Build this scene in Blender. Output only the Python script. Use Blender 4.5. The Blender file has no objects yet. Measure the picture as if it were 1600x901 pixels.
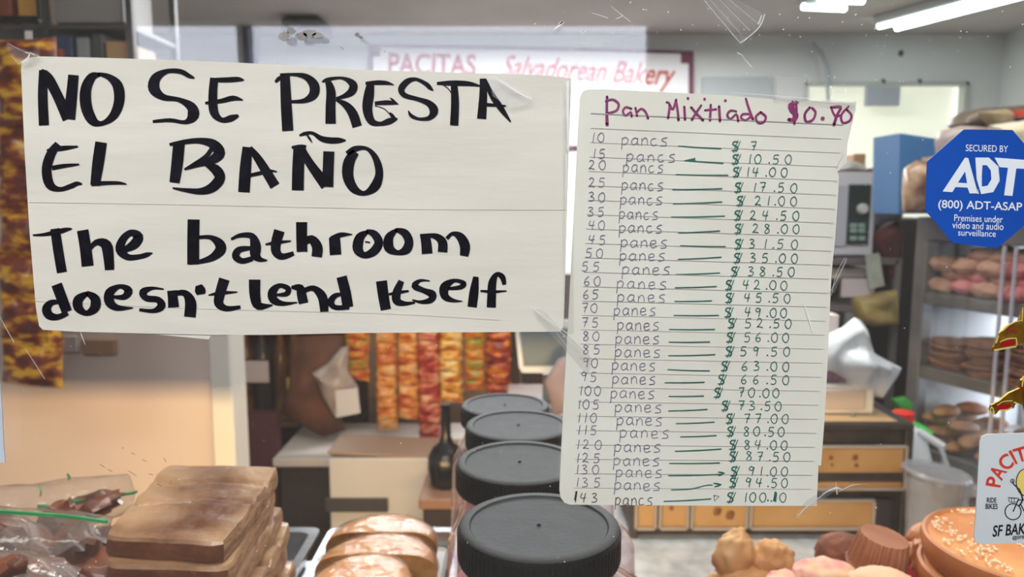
import bpy, math, random
from mathutils import Vector, Matrix, noise
R = math.radians
SC = bpy.context.scene
COL = SC.collection
random.seed(7)

# ------------------------------------------------------------------ camera
FPX, PITCH, EYE = 1156.0, R(7.0), 1.5
cam_d = bpy.data.cameras.new('camera')
cam = bpy.data.objects.new('camera', cam_d); COL.objects.link(cam)
cam.location = (0, 0, EYE); cam.rotation_euler = (R(90) - PITCH, 0, 0)
cam_d.sensor_width = 36; cam_d.lens = 36 * FPX / 1600
cam_d.clip_start = 0.01
cam_d.dof.use_dof = True; cam_d.dof.focus_distance = 0.375; cam_d.dof.aperture_fstop = 11
SC.camera = cam
SC.view_settings.view_transform = 'Standard'; SC.view_settings.look = 'None'
SC.view_settings.exposure = 0.0; SC.view_settings.gamma = 1
try:
    SC.cycles.use_denoising = True
    SC.cycles.max_bounces = 10; SC.cycles.transparent_max_bounces = 24
    SC.cycles.caustics_reflective = False; SC.cycles.caustics_refractive = False
    SC.cycles.sample_clamp_indirect = 4
except Exception:
    pass

# ------------------------------------------------------------------ world (daylight outside the shop window)
w = bpy.data.worlds.new('world'); SC.world = w; w.use_nodes = True
w.node_tree.nodes['Background'].inputs[0].default_value = (0.80, 0.84, 1.0, 1)
w.node_tree.nodes['Background'].inputs[1].default_value = 7.5

def area(name, loc, rot, sx, sy, power, col=(1, 1, 1)):
    l = bpy.data.lights.new(name, 'AREA'); l.shape = 'RECTANGLE'; l.size = sx; l.size_y = sy
    l.energy = power; l.color = col
    o = bpy.data.objects.new(name, l); COL.objects.link(o); o.location = loc; o.rotation_euler = rot
    return o
# ceiling lamps: customer side, bakery side; warm tube in the lower display case
area('lamp_light_customer', (-0.3, -0.9, 2.50), (R(12), 0, 0), 1.8, 0.35, 40, (1.0, 0.965, 0.92))
area('lamp_light_bakery', (0.3, 1.5, 2.50), (0, 0, 0), 1.6, 0.35, 24, (1.0, 0.95, 0.88))
area('lamp_light_rear', (0.2, 4.0, 2.50), (0, 0, 0), 2.6, 0.35, 165, (0.95, 0.97, 1.0))
area('case_light_lower', (-0.3, 0.52, 0.93), (R(90), 0, R(0)), 1.3, 0.03, 20.0, (1.0, 0.66, 0.30))
area('pastry_fill_upper', (0.0, 0.45, 1.86), (R(-8), 0, 0), 1.6, 0.06, 3.6, (1.0, 0.93, 0.84))  # fill light added out of view to brighten the pastries; no fixture built

# ------------------------------------------------------------------ helpers
def W(px, py, Y):
    x = (px - 800) / FPX; v = (py - 450.5) / FPX
    dy = math.cos(PITCH) - v * math.sin(PITCH); dz = -math.sin(PITCH) - v * math.cos(PITCH)
    t = Y / dy
    return Vector((x * t, Y, EYE + dz * t))
def WZ(px, py, z):
    x = (px - 800) / FPX; v = (py - 450.5) / FPX
    dy = math.cos(PITCH) - v * math.sin(PITCH); dz = -math.sin(PITCH) - v * math.cos(PITCH)
    t = (z - EYE) / dz
    return Vector((x * t, dy * t, z))
def lin(c):
    return tuple(((v / 255) / 12.92 if v / 255 <= 0.04045 else ((v / 255 + 0.055) / 1.055) ** 2.4) for v in c)

def mat(name, col, rough=0.6, metal=0.0, col2=None, scale=8, detail=4, bump=0.0, bscale=None, lo=0.35, hi=0.65,
        spec=0.5, emit=None, estr=0, coat=0.0, sss=0.0, stretch=None, trans=0.0):
    m = bpy.data.materials.new(name); m.use_nodes = True
    nt = m.node_tree; b = nt.nodes['Principled BSDF']
    c = (*lin(col), 1)
    b.inputs['Base Color'].default_value = c
    b.inputs['Roughness'].default_value = rough; b.inputs['Metallic'].default_value = metal
    b.inputs['Specular IOR Level'].default_value = spec
    if coat: b.inputs['Coat Weight'].default_value = coat; b.inputs['Coat Roughness'].default_value = 0.12
    if trans: b.inputs['Transmission Weight'].default_value = trans
    tc = nt.nodes.new('ShaderNodeTexCoord'); mp = nt.nodes.new('ShaderNodeMapping')
    nt.links.new(tc.outputs['Object'], mp.inputs[0])
    if stretch: mp.inputs['Scale'].default_value = stretch
    if col2 is not None:
        n = nt.nodes.new('ShaderNodeTexNoise'); n.inputs['Scale'].default_value = scale; n.inputs['Detail'].default_value = detail
        nt.links.new(mp.outputs[0], n.inputs[0])
        r = nt.nodes.new('ShaderNodeValToRGB')
        r.color_ramp.elements[0].position = lo; r.color_ramp.elements[1].position = hi
        r.color_ramp.elements[0].color = c; r.color_ramp.elements[1].color = (*lin(col2), 1)
        nt.links.new(n.outputs[0], r.inputs[0]); nt.links.new(r.outputs[0], b.inputs['Base Color'])
    if bump:
        n2 = nt.nodes.new('ShaderNodeTexNoise'); n2.inputs['Scale'].default_value = bscale or scale * 3; n2.inputs['Detail'].default_value = 5
        nt.links.new(mp.outputs[0], n2.inputs[0])
        bp = nt.nodes.new('ShaderNodeBump'); bp.inputs['Strength'].default_value = bump; bp.inputs['Distance'].default_value = 0.003
        nt.links.new(n2.outputs[0], bp.inputs['Height']); nt.links.new(bp.outputs[0], b.inputs['Normal'])
    if emit is not None:
        b.inputs['Emission Color'].default_value = (*lin(emit), 1); b.inputs['Emission Strength'].default_value = estr
    return m

def film(name, tint=(1, 1, 1), haze=0.1, hazecol=(230, 230, 235), rough=0.05, bump=0.0, bscale=60, fres=1.45, gloss=1.0):
    """thin clear plastic or glass: mostly see-through, with a real specular coat and a little milky haze"""
    m = bpy.data.materials.new(name); m.use_nodes = True; nt = m.node_tree; nt.nodes.clear()
    out = nt.nodes.new('ShaderNodeOutputMaterial')
    tr = nt.nodes.new('ShaderNodeBsdfTransparent'); tr.inputs[0].default_value = (*tint, 1)
    df = nt.nodes.new('ShaderNodeBsdfDiffuse'); df.inputs[0].default_value = (*lin(hazecol), 1)
    gl = nt.nodes.new('ShaderNodeBsdfGlossy'); gl.inputs['Roughness'].default_value = rough
    gl.inputs[0].default_value = (gloss, gloss, gloss, 1)
    m1 = nt.nodes.new('ShaderNodeMixShader'); m1.inputs[0].default_value = haze
    nt.links.new(tr.outputs[0], m1.inputs[1]); nt.links.new(df.outputs[0], m1.inputs[2])
    # Schlick reflectance, the same on both faces of a thin sheet
    F0 = ((fres - 1) / (fres + 1)) ** 2
    geo = nt.nodes.new('ShaderNodeNewGeometry'); dot = nt.nodes.new('ShaderNodeVectorMath'); dot.operation = 'DOT_PRODUCT'
    nt.links.new(geo.outputs['Incoming'], dot.inputs[0]); nt.links.new(geo.outputs['Normal'], dot.inputs[1])
    def mth(op, a, b):
        n = nt.nodes.new('ShaderNodeMath'); n.operation = op
        for k, v in enumerate((a, b)):
            if v is None: continue
            if isinstance(v, (int, float)): n.inputs[k].default_value = v
            else: nt.links.new(v, n.inputs[k])
        return n.outputs[0]
    ab = mth('ABSOLUTE', dot.outputs['Value'], None); om = mth('SUBTRACT', 1.0, ab); pw = mth('POWER', om, 5.0)
    fac = mth('MULTIPLY_ADD', pw, 1 - F0)
    nt.nodes[-1].inputs[2].default_value = F0
    m2 = nt.nodes.new('ShaderNodeMixShader')
    nt.links.new(fac, m2.inputs[0]); nt.links.new(m1.outputs[0], m2.inputs[1]); nt.links.new(gl.outputs[0], m2.inputs[2])
    nt.links.new(m2.outputs[0], out.inputs[0])
    if bump:
        tc = nt.nodes.new('ShaderNodeTexCoord')
        n2 = nt.nodes.new('ShaderNodeTexNoise'); n2.inputs['Scale'].default_value = bscale; n2.inputs['Detail'].default_value = 4
        nt.links.new(tc.outputs['Object'], n2.inputs[0])
        bp = nt.nodes.new('ShaderNodeBump'); bp.inputs['Strength'].default_value = bump; bp.inputs['Distance'].default_value = 0.004
        nt.links.new(n2.outputs[0], bp.inputs['Height']); nt.links.new(bp.outputs[0], gl.inputs['Normal']); nt.links.new(bp.outputs[0], dot.inputs[1])
    return m

class MB:
    def __init__(s): s.v = []; s.f = []; s.m = []; s.cur = 0
    def add(s, vs, fs):
        o = len(s.v); s.v += [tuple(v) for v in vs]; s.f += [tuple(i + o for i in f) for f in fs]; s.m += [s.cur] * len(fs)
        return s
    def box(s, c, d, rz=0, rx=0, ry=0, taper=1.0):
        M = Matrix.Translation(c) @ Matrix.Rotation(rz, 4, 'Z') @ Matrix.Rotation(ry, 4, 'Y') @ Matrix.Rotation(rx, 4, 'X')
        hx, hy, hz = d[0] / 2, d[1] / 2, d[2] / 2
        vs = [M @ Vector((x * hx * (taper if z > 0 else 1), y * hy * (taper if z > 0 else 1), z * hz)) for z in (-1, 1) for y in (-1, 1) for x in (-1, 1)]
        return s.add(vs, [(0, 2, 3, 1), (4, 5, 7, 6), (0, 1, 5, 4), (2, 6, 7, 3), (0, 4, 6, 2), (1, 3, 7, 5)])
    def bbox(s, c, d, b=0.004, rz=0, rx=0, ry=0):
        """box with chamfered edges"""
        M = Matrix.Translation(c) @ Matrix.Rotation(rz, 4, 'Z') @ Matrix.Rotation(ry, 4, 'Y') @ Matrix.Rotation(rx, 4, 'X')
        hx, hy, hz = d[0] / 2, d[1] / 2, d[2] / 2; b = min(b, hx * .9, hy * .9, hz * .9)
        rings = []
        for z, ins in ((-hz, b), (-hz + b, 0), (hz - b, 0), (hz, b)):
            x, y = hx - ins, hy - ins
            rings.append([(x - b, -y, z), (x, -y + b, z), (x, y - b, z), (x - b, y, z), (-x + b, y, z), (-x, y - b, z), (-x, -y + b, z), (-x + b, -y, z)])
        return s.rings([[M @ Vector(p) for p in r] for r in rings])
    def rings(s, rs, close=True, cap0=True, cap1=True):
        n = len(rs[0]); vs = [p for r in rs for p in r]; fs = []
        for k in range(len(rs) - 1):
            for i in range(n if close else n - 1):
                j = (i + 1) % n
                fs.append((k * n + i, k * n + j, (k + 1) * n + j, (k + 1) * n + i))
        if cap0: fs.append(tuple(range(n - 1, -1, -1)))
        if cap1: fs.append(tuple((len(rs) - 1) * n + i for i in range(n)))
        return s.add(vs, fs)
    def lathe(s, c, prof, n=32, sx=1, sy=1, M=None, sup=2.0, cap0=True, cap1=True, off=(0, 0)):
        rs = []
        for r, z in prof:
            ring = []
            for i in range(n):
                a = 2 * math.pi * i / n
                ca, sa = math.cos(a), math.sin(a)
                k = (abs(ca) ** sup + abs(sa) ** sup) ** (-1 / sup)
                p = Vector((r * k * ca * sx, r * k * sa * sy, z))
                ring.append((M @ p if M else p) + Vector(c))
            rs.append(ring)
        return s.rings(rs, True, cap0, cap1)
    def tube(s, pts, r, n=8, cap=True):
        pts = [Vector(p) for p in pts]; rs = []
        for i, p in enumerate(pts):
            t = (pts[min(i + 1, len(pts) - 1)] - pts[max(i - 1, 0)]).normalized()
            a = t.cross(Vector((0, 0, 1)));
            if a.length < 1e-3: a = t.cross(Vector((0, 1, 0)))
            a.normalize(); b = t.cross(a)
            rr = r[i] if isinstance(r, (list, tuple)) else r
            rs.append([p + (a * math.cos(2 * math.pi * k / n) + b * math.sin(2 * math.pi * k / n)) * rr for k in range(n)])
        return s.rings(rs, True, cap, cap)
    def build(s, name, m, parent=None, smooth=True, angle=35):
        me = bpy.data.meshes.new(name); me.from_pydata(s.v, [], s.f); me.update()
        ms = m if isinstance(m, (list, tuple)) else [m]
        for x in ms: me.materials.append(x)
        if len(ms) > 1: me.polygons.foreach_set('material_index', s.m)
        if smooth:
            me.polygons.foreach_set('use_smooth', [True] * len(me.polygons))
            me.set_sharp_from_angle(angle=R(angle))
        o = bpy.data.objects.new(name, me); COL.objects.link(o)
        if parent: o.parent = parent; o.matrix_parent_inverse = Matrix.Translation(-Vector(parent.location))
        return o

def thing(name, label, cat, loc=(0, 0, 0), group=None):
    o = bpy.data.objects.new(name, None); COL.objects.link(o); o.location = loc; o.empty_display_size = .02
    o['label'] = label; o['category'] = cat
    if group: o['group'] = group
    return o
def tag(o, label, cat, group=None, kind=None):
    o['label'] = label; o['category'] = cat
    if group: o['group'] = group
    if kind: o['kind'] = kind
    return o
def struct(o, label=None, cat=None):
    o['kind'] = 'structure'
    if label: o['label'] = label
    if cat: o['category'] = cat
    return o
def copy_tree(o, parent=None):
    c = o.copy(); COL.objects.link(c); c.parent = parent
    if parent is not None: c.matrix_parent_inverse = o.matrix_parent_inverse.copy()
    for ch in list(o.children): copy_tree(ch, c)
    return c

# --- flat work in the plane of the photograph's glass: 2-D outlines and pen strokes given as places on that pane
def slab(mb, pts, Y, th):
    """outline (pixels) -> thin real sheet standing at depth Y"""
    n = len(pts)
    fr = [W(x, y, Y) for x, y in pts]; bk = [p + Vector((0, th, 0)) for p in fr]
    fs = [tuple(range(n)), tuple(range(2 * n - 1, n - 1, -1))] + [(i, n + i, n + (i + 1) % n, (i + 1) % n) for i in range(n)]
    return mb.add(fr + bk, fs)
def catmull(p, k):
    out = []; n = len(p)
    for i in range(n - 1):
        a, b, c, d = p[max(i - 1, 0)], p[i], p[i + 1], p[min(i + 2, n - 1)]
        for j in range(k):
            t = j / k
            out.append(tuple(0.5 * (2 * b[q] + (c[q] - a[q]) * t + (2 * a[q] - 5 * b[q] + 4 * c[q] - d[q]) * t * t + (3 * b[q] - a[q] - 3 * c[q] + d[q]) * t ** 3) for q in range(len(b))))
    out.append(tuple(p[-1])); return out
STEP = [0]
def ribbon(mb, pts, Y, k=4, cap=False):
    """pts: (x, y, width) in pixels -> flat ink ribbon"""
    if len(pts) > 2: pts = catmull(pts, k)
    STEP[0] = (STEP[0] + 1) % 12; Y = Y - STEP[0] * .000012
    L = []; Rr = []
    n = len(pts)
    for i in range(n):
        a = pts[max(i - 1, 0)]; b = pts[min(i + 1, n - 1)]
        dx, dy = b[0] - a[0], b[1] - a[1]; l = math.hypot(dx, dy) or 1
        nx, ny = -dy / l, dx / l; x, y, ww = pts[i]; ww = max(ww, .4) / 2
        L.append((x + nx * ww, y + ny * ww)); Rr.append((x - nx * ww, y - ny * ww))
    vs = [W(x, y, Y) for x, y in L + Rr]
    mb.add(vs, [(i, i + 1, n + i + 1, n + i) for i in range(n - 1)])
    if cap:
        for (x, y, ww) in (pts[0], pts[-1]): disc(mb, x, y, ww / 2, Y, 8)
def disc(mb, x, y, r, Y, n=12, ry=None):
    mb.add([W(x + r * math.cos(2 * math.pi * i / n), y + (ry or r) * math.sin(2 * math.pi * i / n), Y) for i in range(n)], [tuple(range(n))])
def text_mesh(mb, body, x0, x1, yt, yb, Y, rot=0, bold=0.0, shear=0.0, arc=None):
    cu = bpy.data.curves.new('t', 'FONT'); cu.body = body; cu.offset = bold; cu.shear = shear; cu.resolution_u = 4
    o = bpy.data.objects.new('t', cu); COL.objects.link(o)
    dg = bpy.context.evaluated_depsgraph_get(); dg.update()
    me = bpy.data.meshes.new_from_object(o.evaluated_get(dg))
    xs = [v.co.x for v in me.vertices]; ys = [v.co.y for v in me.vertices]
    ax, bx, ay, by = min(xs), max(xs), min(ys), max(ys)
    cx, cy = (x0 + x1) / 2, (yt + yb) / 2; c, s = math.cos(R(rot)), math.sin(R(rot)); vs = []
    for v in me.vertices:
        u = (v.co.x - ax) / (bx - ax); q = (v.co.y - ay) / (by - ay)
        if arc:
            acx, acy, r0, r1, a0, a1 = arc        # radii inner/outer, angles in degrees (0 = right, 90 = up)
            a = R(a0 + (a1 - a0) * u); r = r0 + (r1 - r0) * q
            vs.append(W(acx + r * math.cos(a), acy - r * math.sin(a), Y))
        else:
            px = x0 + (x1 - x0) * u - cx; py = yb + (yt - yb) * q - cy
            vs.append(W(cx + px * c - py * s, cy + px * s + py * c, Y))
    mb.add(vs, [tuple(p.vertices) for p in me.polygons])
    bpy.data.objects.remove(o); bpy.data.curves.remove(cu); bpy.data.meshes.remove(me)

def blob(c, r, n=20, amp=0.12, fs=3.0, seed=0, flat=None, M=None, mb=None, ridge=0.0):
    """noisy ellipsoid: breads, cookies"""
    mb = mb or MB(); rs = []; h = n // 2
    for k in range(1, h):
        th = math.pi * k / h; ring = []
        for i in range(n):
            ph = 2 * math.pi * i / n
            d = Vector((math.sin(th) * math.cos(ph), math.sin(th) * math.sin(ph), -math.cos(th)))
            q = 1 + amp * noise.noise(d * fs + Vector((seed * 3.1, seed * 1.7, seed))) + amp * .4 * noise.noise(d * fs * 3 + Vector((seed, 0, 0)))
            if ridge:
                q -= ridge * max(0, 1 - abs(noise.noise(d * fs * .9 + Vector((seed * 2.3, 5, seed)))) / .09) + ridge * .5 * max(0, 1 - abs(noise.noise(d * fs * 2.2 + Vector((9, seed, 2)))) / .08)
            p = Vector((d.x * r[0] * q, d.y * r[1] * q, d.z * r[2] * q))
            if flat is not None and p.z < -r[2] * flat: p.z = -r[2] * flat
            ring.append((M @ p if M else p) + Vector(c))
        rs.append(ring)
    return mb.rings(rs)

def pillow(mb, pts, Y, depth, amp=0.1, fs=20, seed=0, rings=7, power=0.5, back=1.0):
    """closed puffy body with the given front outline (pixels at depth Y), thickness 2*depth"""
    P = [W(x, y, Y) for x, y in pts]
    # resample outline
    Q = []
    for i, p in enumerate(P):
        q = P[(i + 1) % len(P)]; m = max(1, int((q - p).length / (0.02 * Y + .004)))
        for j in range(m): Q.append(p.lerp(q, j / m))
    c = sum(Q, Vector()) / len(Q); rs = []
    seq = [(k / rings, -1) for k in range(1, rings + 1)] + [(k / rings, 1) for k in range(rings - 1, 0, -1)]
    for r, s in seq:
        ring = []
        for p in Q:
            x = c.lerp(p, r)
            d = depth * (max(0, 1 - r * r)) ** power * (1 if s < 0 else back)
            nz = noise.noise(Vector((x.x * fs, x.z * fs, seed + s))) * amp * depth * (1 - r ** 6)
            x = x + Vector((0, s * d + nz, 0)); ring.append(x)
        rs.append(ring)
    return mb.rings(rs)

# ------------------------------------------------------------------ materials
M_wall = mat('painted_wall', (214, 214, 210), 0.7, col2=(200, 200, 197), scale=1.5, bump=.1)
M_ceil = mat('ceiling_paint', (196, 188, 182), 0.85, col2=(184, 176, 170), scale=2)
M_floor = mat('floor_tile', (92, 80, 70), 0.5, col2=(70, 60, 54), scale=5)
M_glass = film('case_glass', (.985, .99, .985), haze=0.012, hazecol=(225, 228, 230), rough=0.0, fres=1.5)
M_paper = mat('sign_paper', (214, 211, 202), 0.6, col2=(205, 202, 193), scale=14, bump=.25, bscale=22, stretch=(.6, 1, 3))
M_card = mat('index_card', (216, 216, 207), 0.5, col2=(209, 208, 198), scale=20, bump=.15, bscale=30)
M_ink = mat('black_marker', (13, 12, 20), 0.6, col2=(24, 24, 36), scale=160, lo=.45, hi=.7, spec=.12)
M_purple = mat('purple_marker', (112, 28, 86), 0.5, col2=(140, 44, 104), scale=140)
M_blue = mat('violet_ballpoint', (88, 84, 118), 0.6, col2=(116, 112, 140), scale=200)
M_green = mat('green_ballpoint', (22, 84, 78), 0.6, col2=(40, 104, 92), scale=200)
M_rule = mat('printed_rule', (160, 156, 156), 0.7)
M_dark = mat('dark_ballpoint', (60, 50, 52), 0.6)
M_tape = film('clear_tape', (.97, .97, .97), haze=.05, hazecol=(225, 225, 225), rough=.12, bump=.12, bscale=90, fres=1.22)
M_tapeedge = film('tape_crease', (1, 1, 1), haze=.55, hazecol=(240, 242, 240), rough=.2)
M_residue = mat('glue_residue', (122, 122, 122), .8, col2=(150, 148, 146), scale=90)
M_speck = mat('dust_speck', (236, 238, 238), .6)
M_steel = mat('stainless_steel', (190, 192, 194), .28, metal=.9, col2=(170, 172, 176), scale=12, stretch=(1, 12, 1))
M_galv = mat('mottled_grey_top', (212, 215, 218), .35, metal=.15, col2=(174, 180, 186), scale=26, detail=8, bump=.1)
M_black = mat('black_plastic', (14, 14, 16), .5, col2=(20, 20, 22), scale=60, bump=.1, bscale=300, spec=.22)
M_lidtop = mat('lid_top_plastic', (34, 37, 41), .55, col2=(43, 46, 50), scale=70, detail=8, bump=.12, bscale=260, spec=.2)
M_blackwood = mat('black_frame', (40, 34, 33), .5, col2=(62, 52, 48), scale=30)
M_white = mat('white_laminate', (222, 219, 214), .5, col2=(208, 204, 198), scale=5)
M_darkwood = mat('dark_wood', (60, 38, 30), .6, col2=(38, 26, 24), scale=6, stretch=(1, 1, 6))
M_amber = mat('amber_panel', (182, 146, 98), .35, col2=(170, 130, 82), scale=9, bump=.05)

def rgb(name, c, r=.5, **k): return mat(name, c, r, **k)

# ------------------------------------------------------------------ room shell
X0, X1, Y0, Y1, ZC = -3.9, 3.35, -2.6, 5.2, 2.6
def wall(name, c, d, m=M_wall): return struct(MB().box(c, d).build(name, m, smooth=False))
wall('floor', ((X0 + X1) / 2, (Y0 + Y1) / 2, -.05), (X1 - X0 + .4, Y1 - Y0 + .4, .1), M_floor)
wall('ceiling', ((X0 + X1) / 2, (Y0 + Y1) / 2, ZC + .05), (X1 - X0 + .4, Y1 - Y0 + .4, .1), M_ceil)
wall('wall_left', (X0 - .05, (Y0 + Y1) / 2, ZC / 2), (.1, Y1 - Y0, ZC))
wall('wall_right', (X1 + .05, (Y0 + Y1) / 2, ZC / 2), (.1, Y1 - Y0, ZC))
# rear wall with an opening; glowing panel stands in for a mirror catching light
wx0, wx1 = W(1257, 130, Y1).x, W(1512, 130, Y1).x; wz1, wz0 = W(1400, 128, Y1).z, 1.25
wb = MB()
wb.box(((X0 + wx0) / 2, Y1 + .05, ZC / 2), (wx0 - X0, .1, ZC)); wb.box(((wx1 + X1) / 2, Y1 + .05, ZC / 2), (X1 - wx1, .1, ZC))
wb.box(((wx0 + wx1) / 2, Y1 + .05, (wz1 + ZC) / 2), (wx1 - wx0, .1, ZC - wz1)); wb.box(((wx0 + wx1) / 2, Y1 + .05, wz0 / 2), (wx1 - wx0, .1, wz0))
struct(wb.build('wall_back', M_wall, smooth=False))
M_glowpanel = mat('glow_panel_cream', (236, 236, 214), .8, col2=(214, 216, 200), scale=1.6, emit=(236, 238, 218), estr=.62, stretch=(1, 1, 2.5))
w3 = struct(MB().box(((wx0 + wx1) / 2, Y1 + .14, (wz0 + wz1) / 2), (wx1 - wx0 + .1, .02, wz1 - wz0 + .1)).build('glow_panel', M_glowpanel, smooth=False))  # added emissive sheet, its brightness imitates light reflected on the rear wall
MBf = MB()
MBf.box(((wx0 + wx1) / 2, Y1 + .02, wz1 - .012), (wx1 - wx0, .08, .025)); MBf.box((wx1 - .012, Y1 + .02, (wz0 + wz1) / 2), (.025, .08, wz1 - wz0)); MBf.box((wx0 + .012, Y1 + .02, (wz0 + wz1) / 2), (.025, .08, wz1 - wz0))
MBf.build('glow_panel_frame', rgb('panel_frame_grey', (182, 182, 176)), w3)
a = W(1352, 136, Y1); b = W(1402, 166, Y1)
MB().box(((a.x + b.x) / 2, Y1 - .01, (a.z + b.z) / 2), (b.x - a.x, .04, a.z - b.z)).build('vent_panel', rgb('vent_grey', (166, 170, 176)), w3)
# front wall (behind the photographer) with the transom window that daylight comes through
fx0, fx1, fz0, fz1 = -1.68, .60, 1.90, 2.26
fb = MB()
fb.box(((X0 + fx0) / 2, Y0 - .05, ZC / 2), (fx0 - X0, .1, ZC)); fb.box(((fx1 + X1) / 2, Y0 - .05, ZC / 2), (X1 - fx1, .1, ZC))
fb.box(((fx0 + fx1) / 2, Y0 - .05, (fz1 + ZC) / 2), (fx1 - fx0, .1, ZC - fz1)); fb.box(((fx0 + fx1) / 2, Y0 - .05, fz0 / 2), (fx1 - fx0, .1, fz0))
struct(fb.build('wall_front', rgb('front_wall_brown', (120, 108, 100), .8), smooth=False))
w2 = struct(MB().box(((fx0 + fx1) / 2, Y0 - .05, (fz0 + fz1) / 2), (fx1 - fx0, .006, fz1 - fz0)).build('window_2', M_glass, smooth=False))
for x in (fx0 + .50,):
    MB().box((x, Y0 - .05, (fz0 + fz1) / 2), (.05, .06, fz1 - fz0)).build('mullion', rgb('mullion_grey', (90, 90, 96)), w2)

# display case: deck, glass pane
PY = 0.362
pane = MB(); pane.box((0.0, PY + .003, 1.45), (2.4, .006, 1.3)); struct(pane.build('window_1', M_glass, smooth=False))
case = thing('display_case', 'stainless bakery display counter deck behind the glass carrying all the trays', 'counter', (0, .65, 0))
MB().bbox((0, .642, .99), (2.4, .546, .02), .003).build('deck', M_steel, case)
MB().box((0, PY + .012, .395), (2.4, .02, .79)).build('front_panel', M_steel, case)
for x in (-1.19, 1.19): MB().box((x, .642, .49), (.02, .54, .98)).build('side_panel', M_steel, case)

# ceiling light top right, and a further one
M_tubeL = mat('fluorescent_tube', (240, 250, 250), .4, emit=(215, 240, 245), estr=14)
M_fixt = rgb('fixture_white', (200, 202, 200))
def ceiling_lamp(p0, p1, label, wid=.24):
    p0, p1 = Vector(p0), Vector(p1); d = p1 - p0; L = d.length; rz = math.atan2(d.y, d.x); c = (p0 + p1) / 2
    t = thing('ceiling_light', label, 'ceiling light', (c.x, c.y, ZC))
    MB().bbox((c.x, c.y, ZC - .025), (L, wid, .05), .01, rz).build('housing', M_fixt, t)
    for s in (-1, 1):
        o = Vector((-math.sin(rz), math.cos(rz), 0)) * wid * .27 * s
        MB().tube([p0 + o + Vector((0, 0, -.055)), p1 + o + Vector((0, 0, -.055))], .016, 10).build('tube', M_tubeL, t)
    return t
pa = WZ(1388, 28, ZC); pb = WZ(1570, -22, ZC)
ceiling_lamp((pa.x, pa.y, ZC), (pb.x + .3 * (pb.x - pa.x), pb.y + .3 * (pb.y - pa.y), ZC), 'two-tube fluorescent ceiling light at the upper right', .26)
ceiling_lamp(WZ(1268, -12, ZC), WZ(1335, -9, ZC), 'far fluorescent ceiling light cut by the top edge of the picture', .3)
ceiling_lamp((-.5, 1.5, ZC), (1.1, 1.5, ZC), 'fluorescent ceiling light above the bakery counter', .3)
ceiling_lamp((-1.2, -.9, ZC), (.6, -.9, ZC), 'fluorescent ceiling light above the customer side', .3)

# ------------------------------------------------------------------ big handwritten sign
PS = PY - .0016
sign = thing('bathroom_sign', 'large off-white paper sign lettered NO SE PRESTA EL BAÑO in black marker', 'sign', W(470, 515, PS))
bk = MB(); slab(bk, [(70, 512), (210, 519), (326, 530), (330, 524), (560, 518), (560, 200), (90, 200)], PS + .0006, .0004); bk.build('backing_sheet', M_paper, sign, False)
def poly_sheet(mb, pts, Y, th): slab(mb, pts, Y, th)
sg = MB()
edge = [(40, 91), (34, 98), (33, 110), (38, 230), (46, 360), (56, 480), (61, 509), (67, 515), (120, 518), (200, 520), (330, 523), (420, 523), (560, 520), (700, 519), (876, 518), (881, 505), (884, 400), (888, 250), (893, 122), (840, 117), (700, 113), (560, 109), (420, 100), (280, 94), (150, 90), (60, 88)]
slab(sg, edge, PS, .0004); sg.build('sheet', M_paper, sign, False)
TA = lambda L, ox, oy, s: [(ox + x / s, oy + y / s, ww / s) for x, y, ww in L]
def strokes(mb, LL, ox, oy, s, Y, cap=False, k=4):
    for L in LL: ribbon(mb, TA(L, ox, oy, s), Y, k, cap)
PI_ = PS - .0003
S33 = 3.3333
l1 = MB()
strokes(l1, [
 [(225,165,44),(222,300,50),(228,452,52)], [(212,168,24),(250,205,52),(305,310,54),(355,418,62)], [(382,190,54),(372,300,58),(358,420,66)],
 [(520,188,16),(478,200,44),(447,262,56),(448,350,60),(480,425,52),(530,442,24),(590,402,44),(620,325,54),(612,245,54),(565,200,32),(510,184,16)],
 [(1012,205,8),(985,195,22),(940,172,26),(870,170,24),(812,205,50),(802,262,60),(850,305,34),(930,318,24),(995,355,50),(1005,400,60),(965,435,22),(885,425,20),(795,432,14)],
 [(1115,205,42),(1108,300,46),(1115,385,46),(1155,424,26),(1205,414,34),(1242,400,12)], [(1095,216,20),(1180,215,26),(1240,212,24),(1270,216,6)], [(1068,336,12),(1150,325,22),(1215,310,26),(1264,320,6)],
], 0, 60, S33, PI_)
strokes(l1, [
 [(180,462,60),(188,640,68),(198,816,70)], [(120,512,14),(140,492,24),(165,480,26)], [(150,470,24),(230,464,18),(310,478,38),(362,530,62),(358,590,58),(300,628,28),(215,634,16)],
 [(448,505,36),(468,570,58),(466,670,62),(466,772,66)], [(413,512,12),(450,495,22),(540,487,18),(605,525,50),(598,570,50),(550,600,28),(500,614,14)], [(500,622,14),(560,655,44),(605,710,60),(632,790,60)],
 [(718,510,40),(706,590,64),(696,680,62),(720,755,48),(775,773,26),(835,756,40),(884,740,10)], [(684,520,18),(760,515,28),(820,518,22),(862,530,4)], [(742,645,22),(830,640,28),(890,650,4)],
 [(742,660,4),(800,678,5),(838,716,6)], [(838,610,4),(855,625,14),(885,648,6)], [(836,702,6),(850,722,24),(872,745,14)],
 [(1108,565,4),(1085,545,26),(1060,522,26),(1000,494,20),(945,508,36),(908,555,42),(930,595,32),(1010,618,26),(1080,645,40),(1112,690,56),(1085,735,30),(1020,742,18),(970,722,22),(952,690,6)],
 [(1130,520,16),(1230,518,32),(1330,522,28),(1400,536,8)], [(1236,505,40),(1244,640,50),(1238,782,52)], [(1172,532,6),(1200,552,6),(1220,580,6)],
 [(1418,490,40),(1420,600,50),(1410,742,58)], [(1432,495,16),(1470,585,36),(1530,675,38),(1592,762,8)], [(1390,648,20),(1480,656,20),(1562,662,10)],
], 400, 0, 4.0, PI_)
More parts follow.
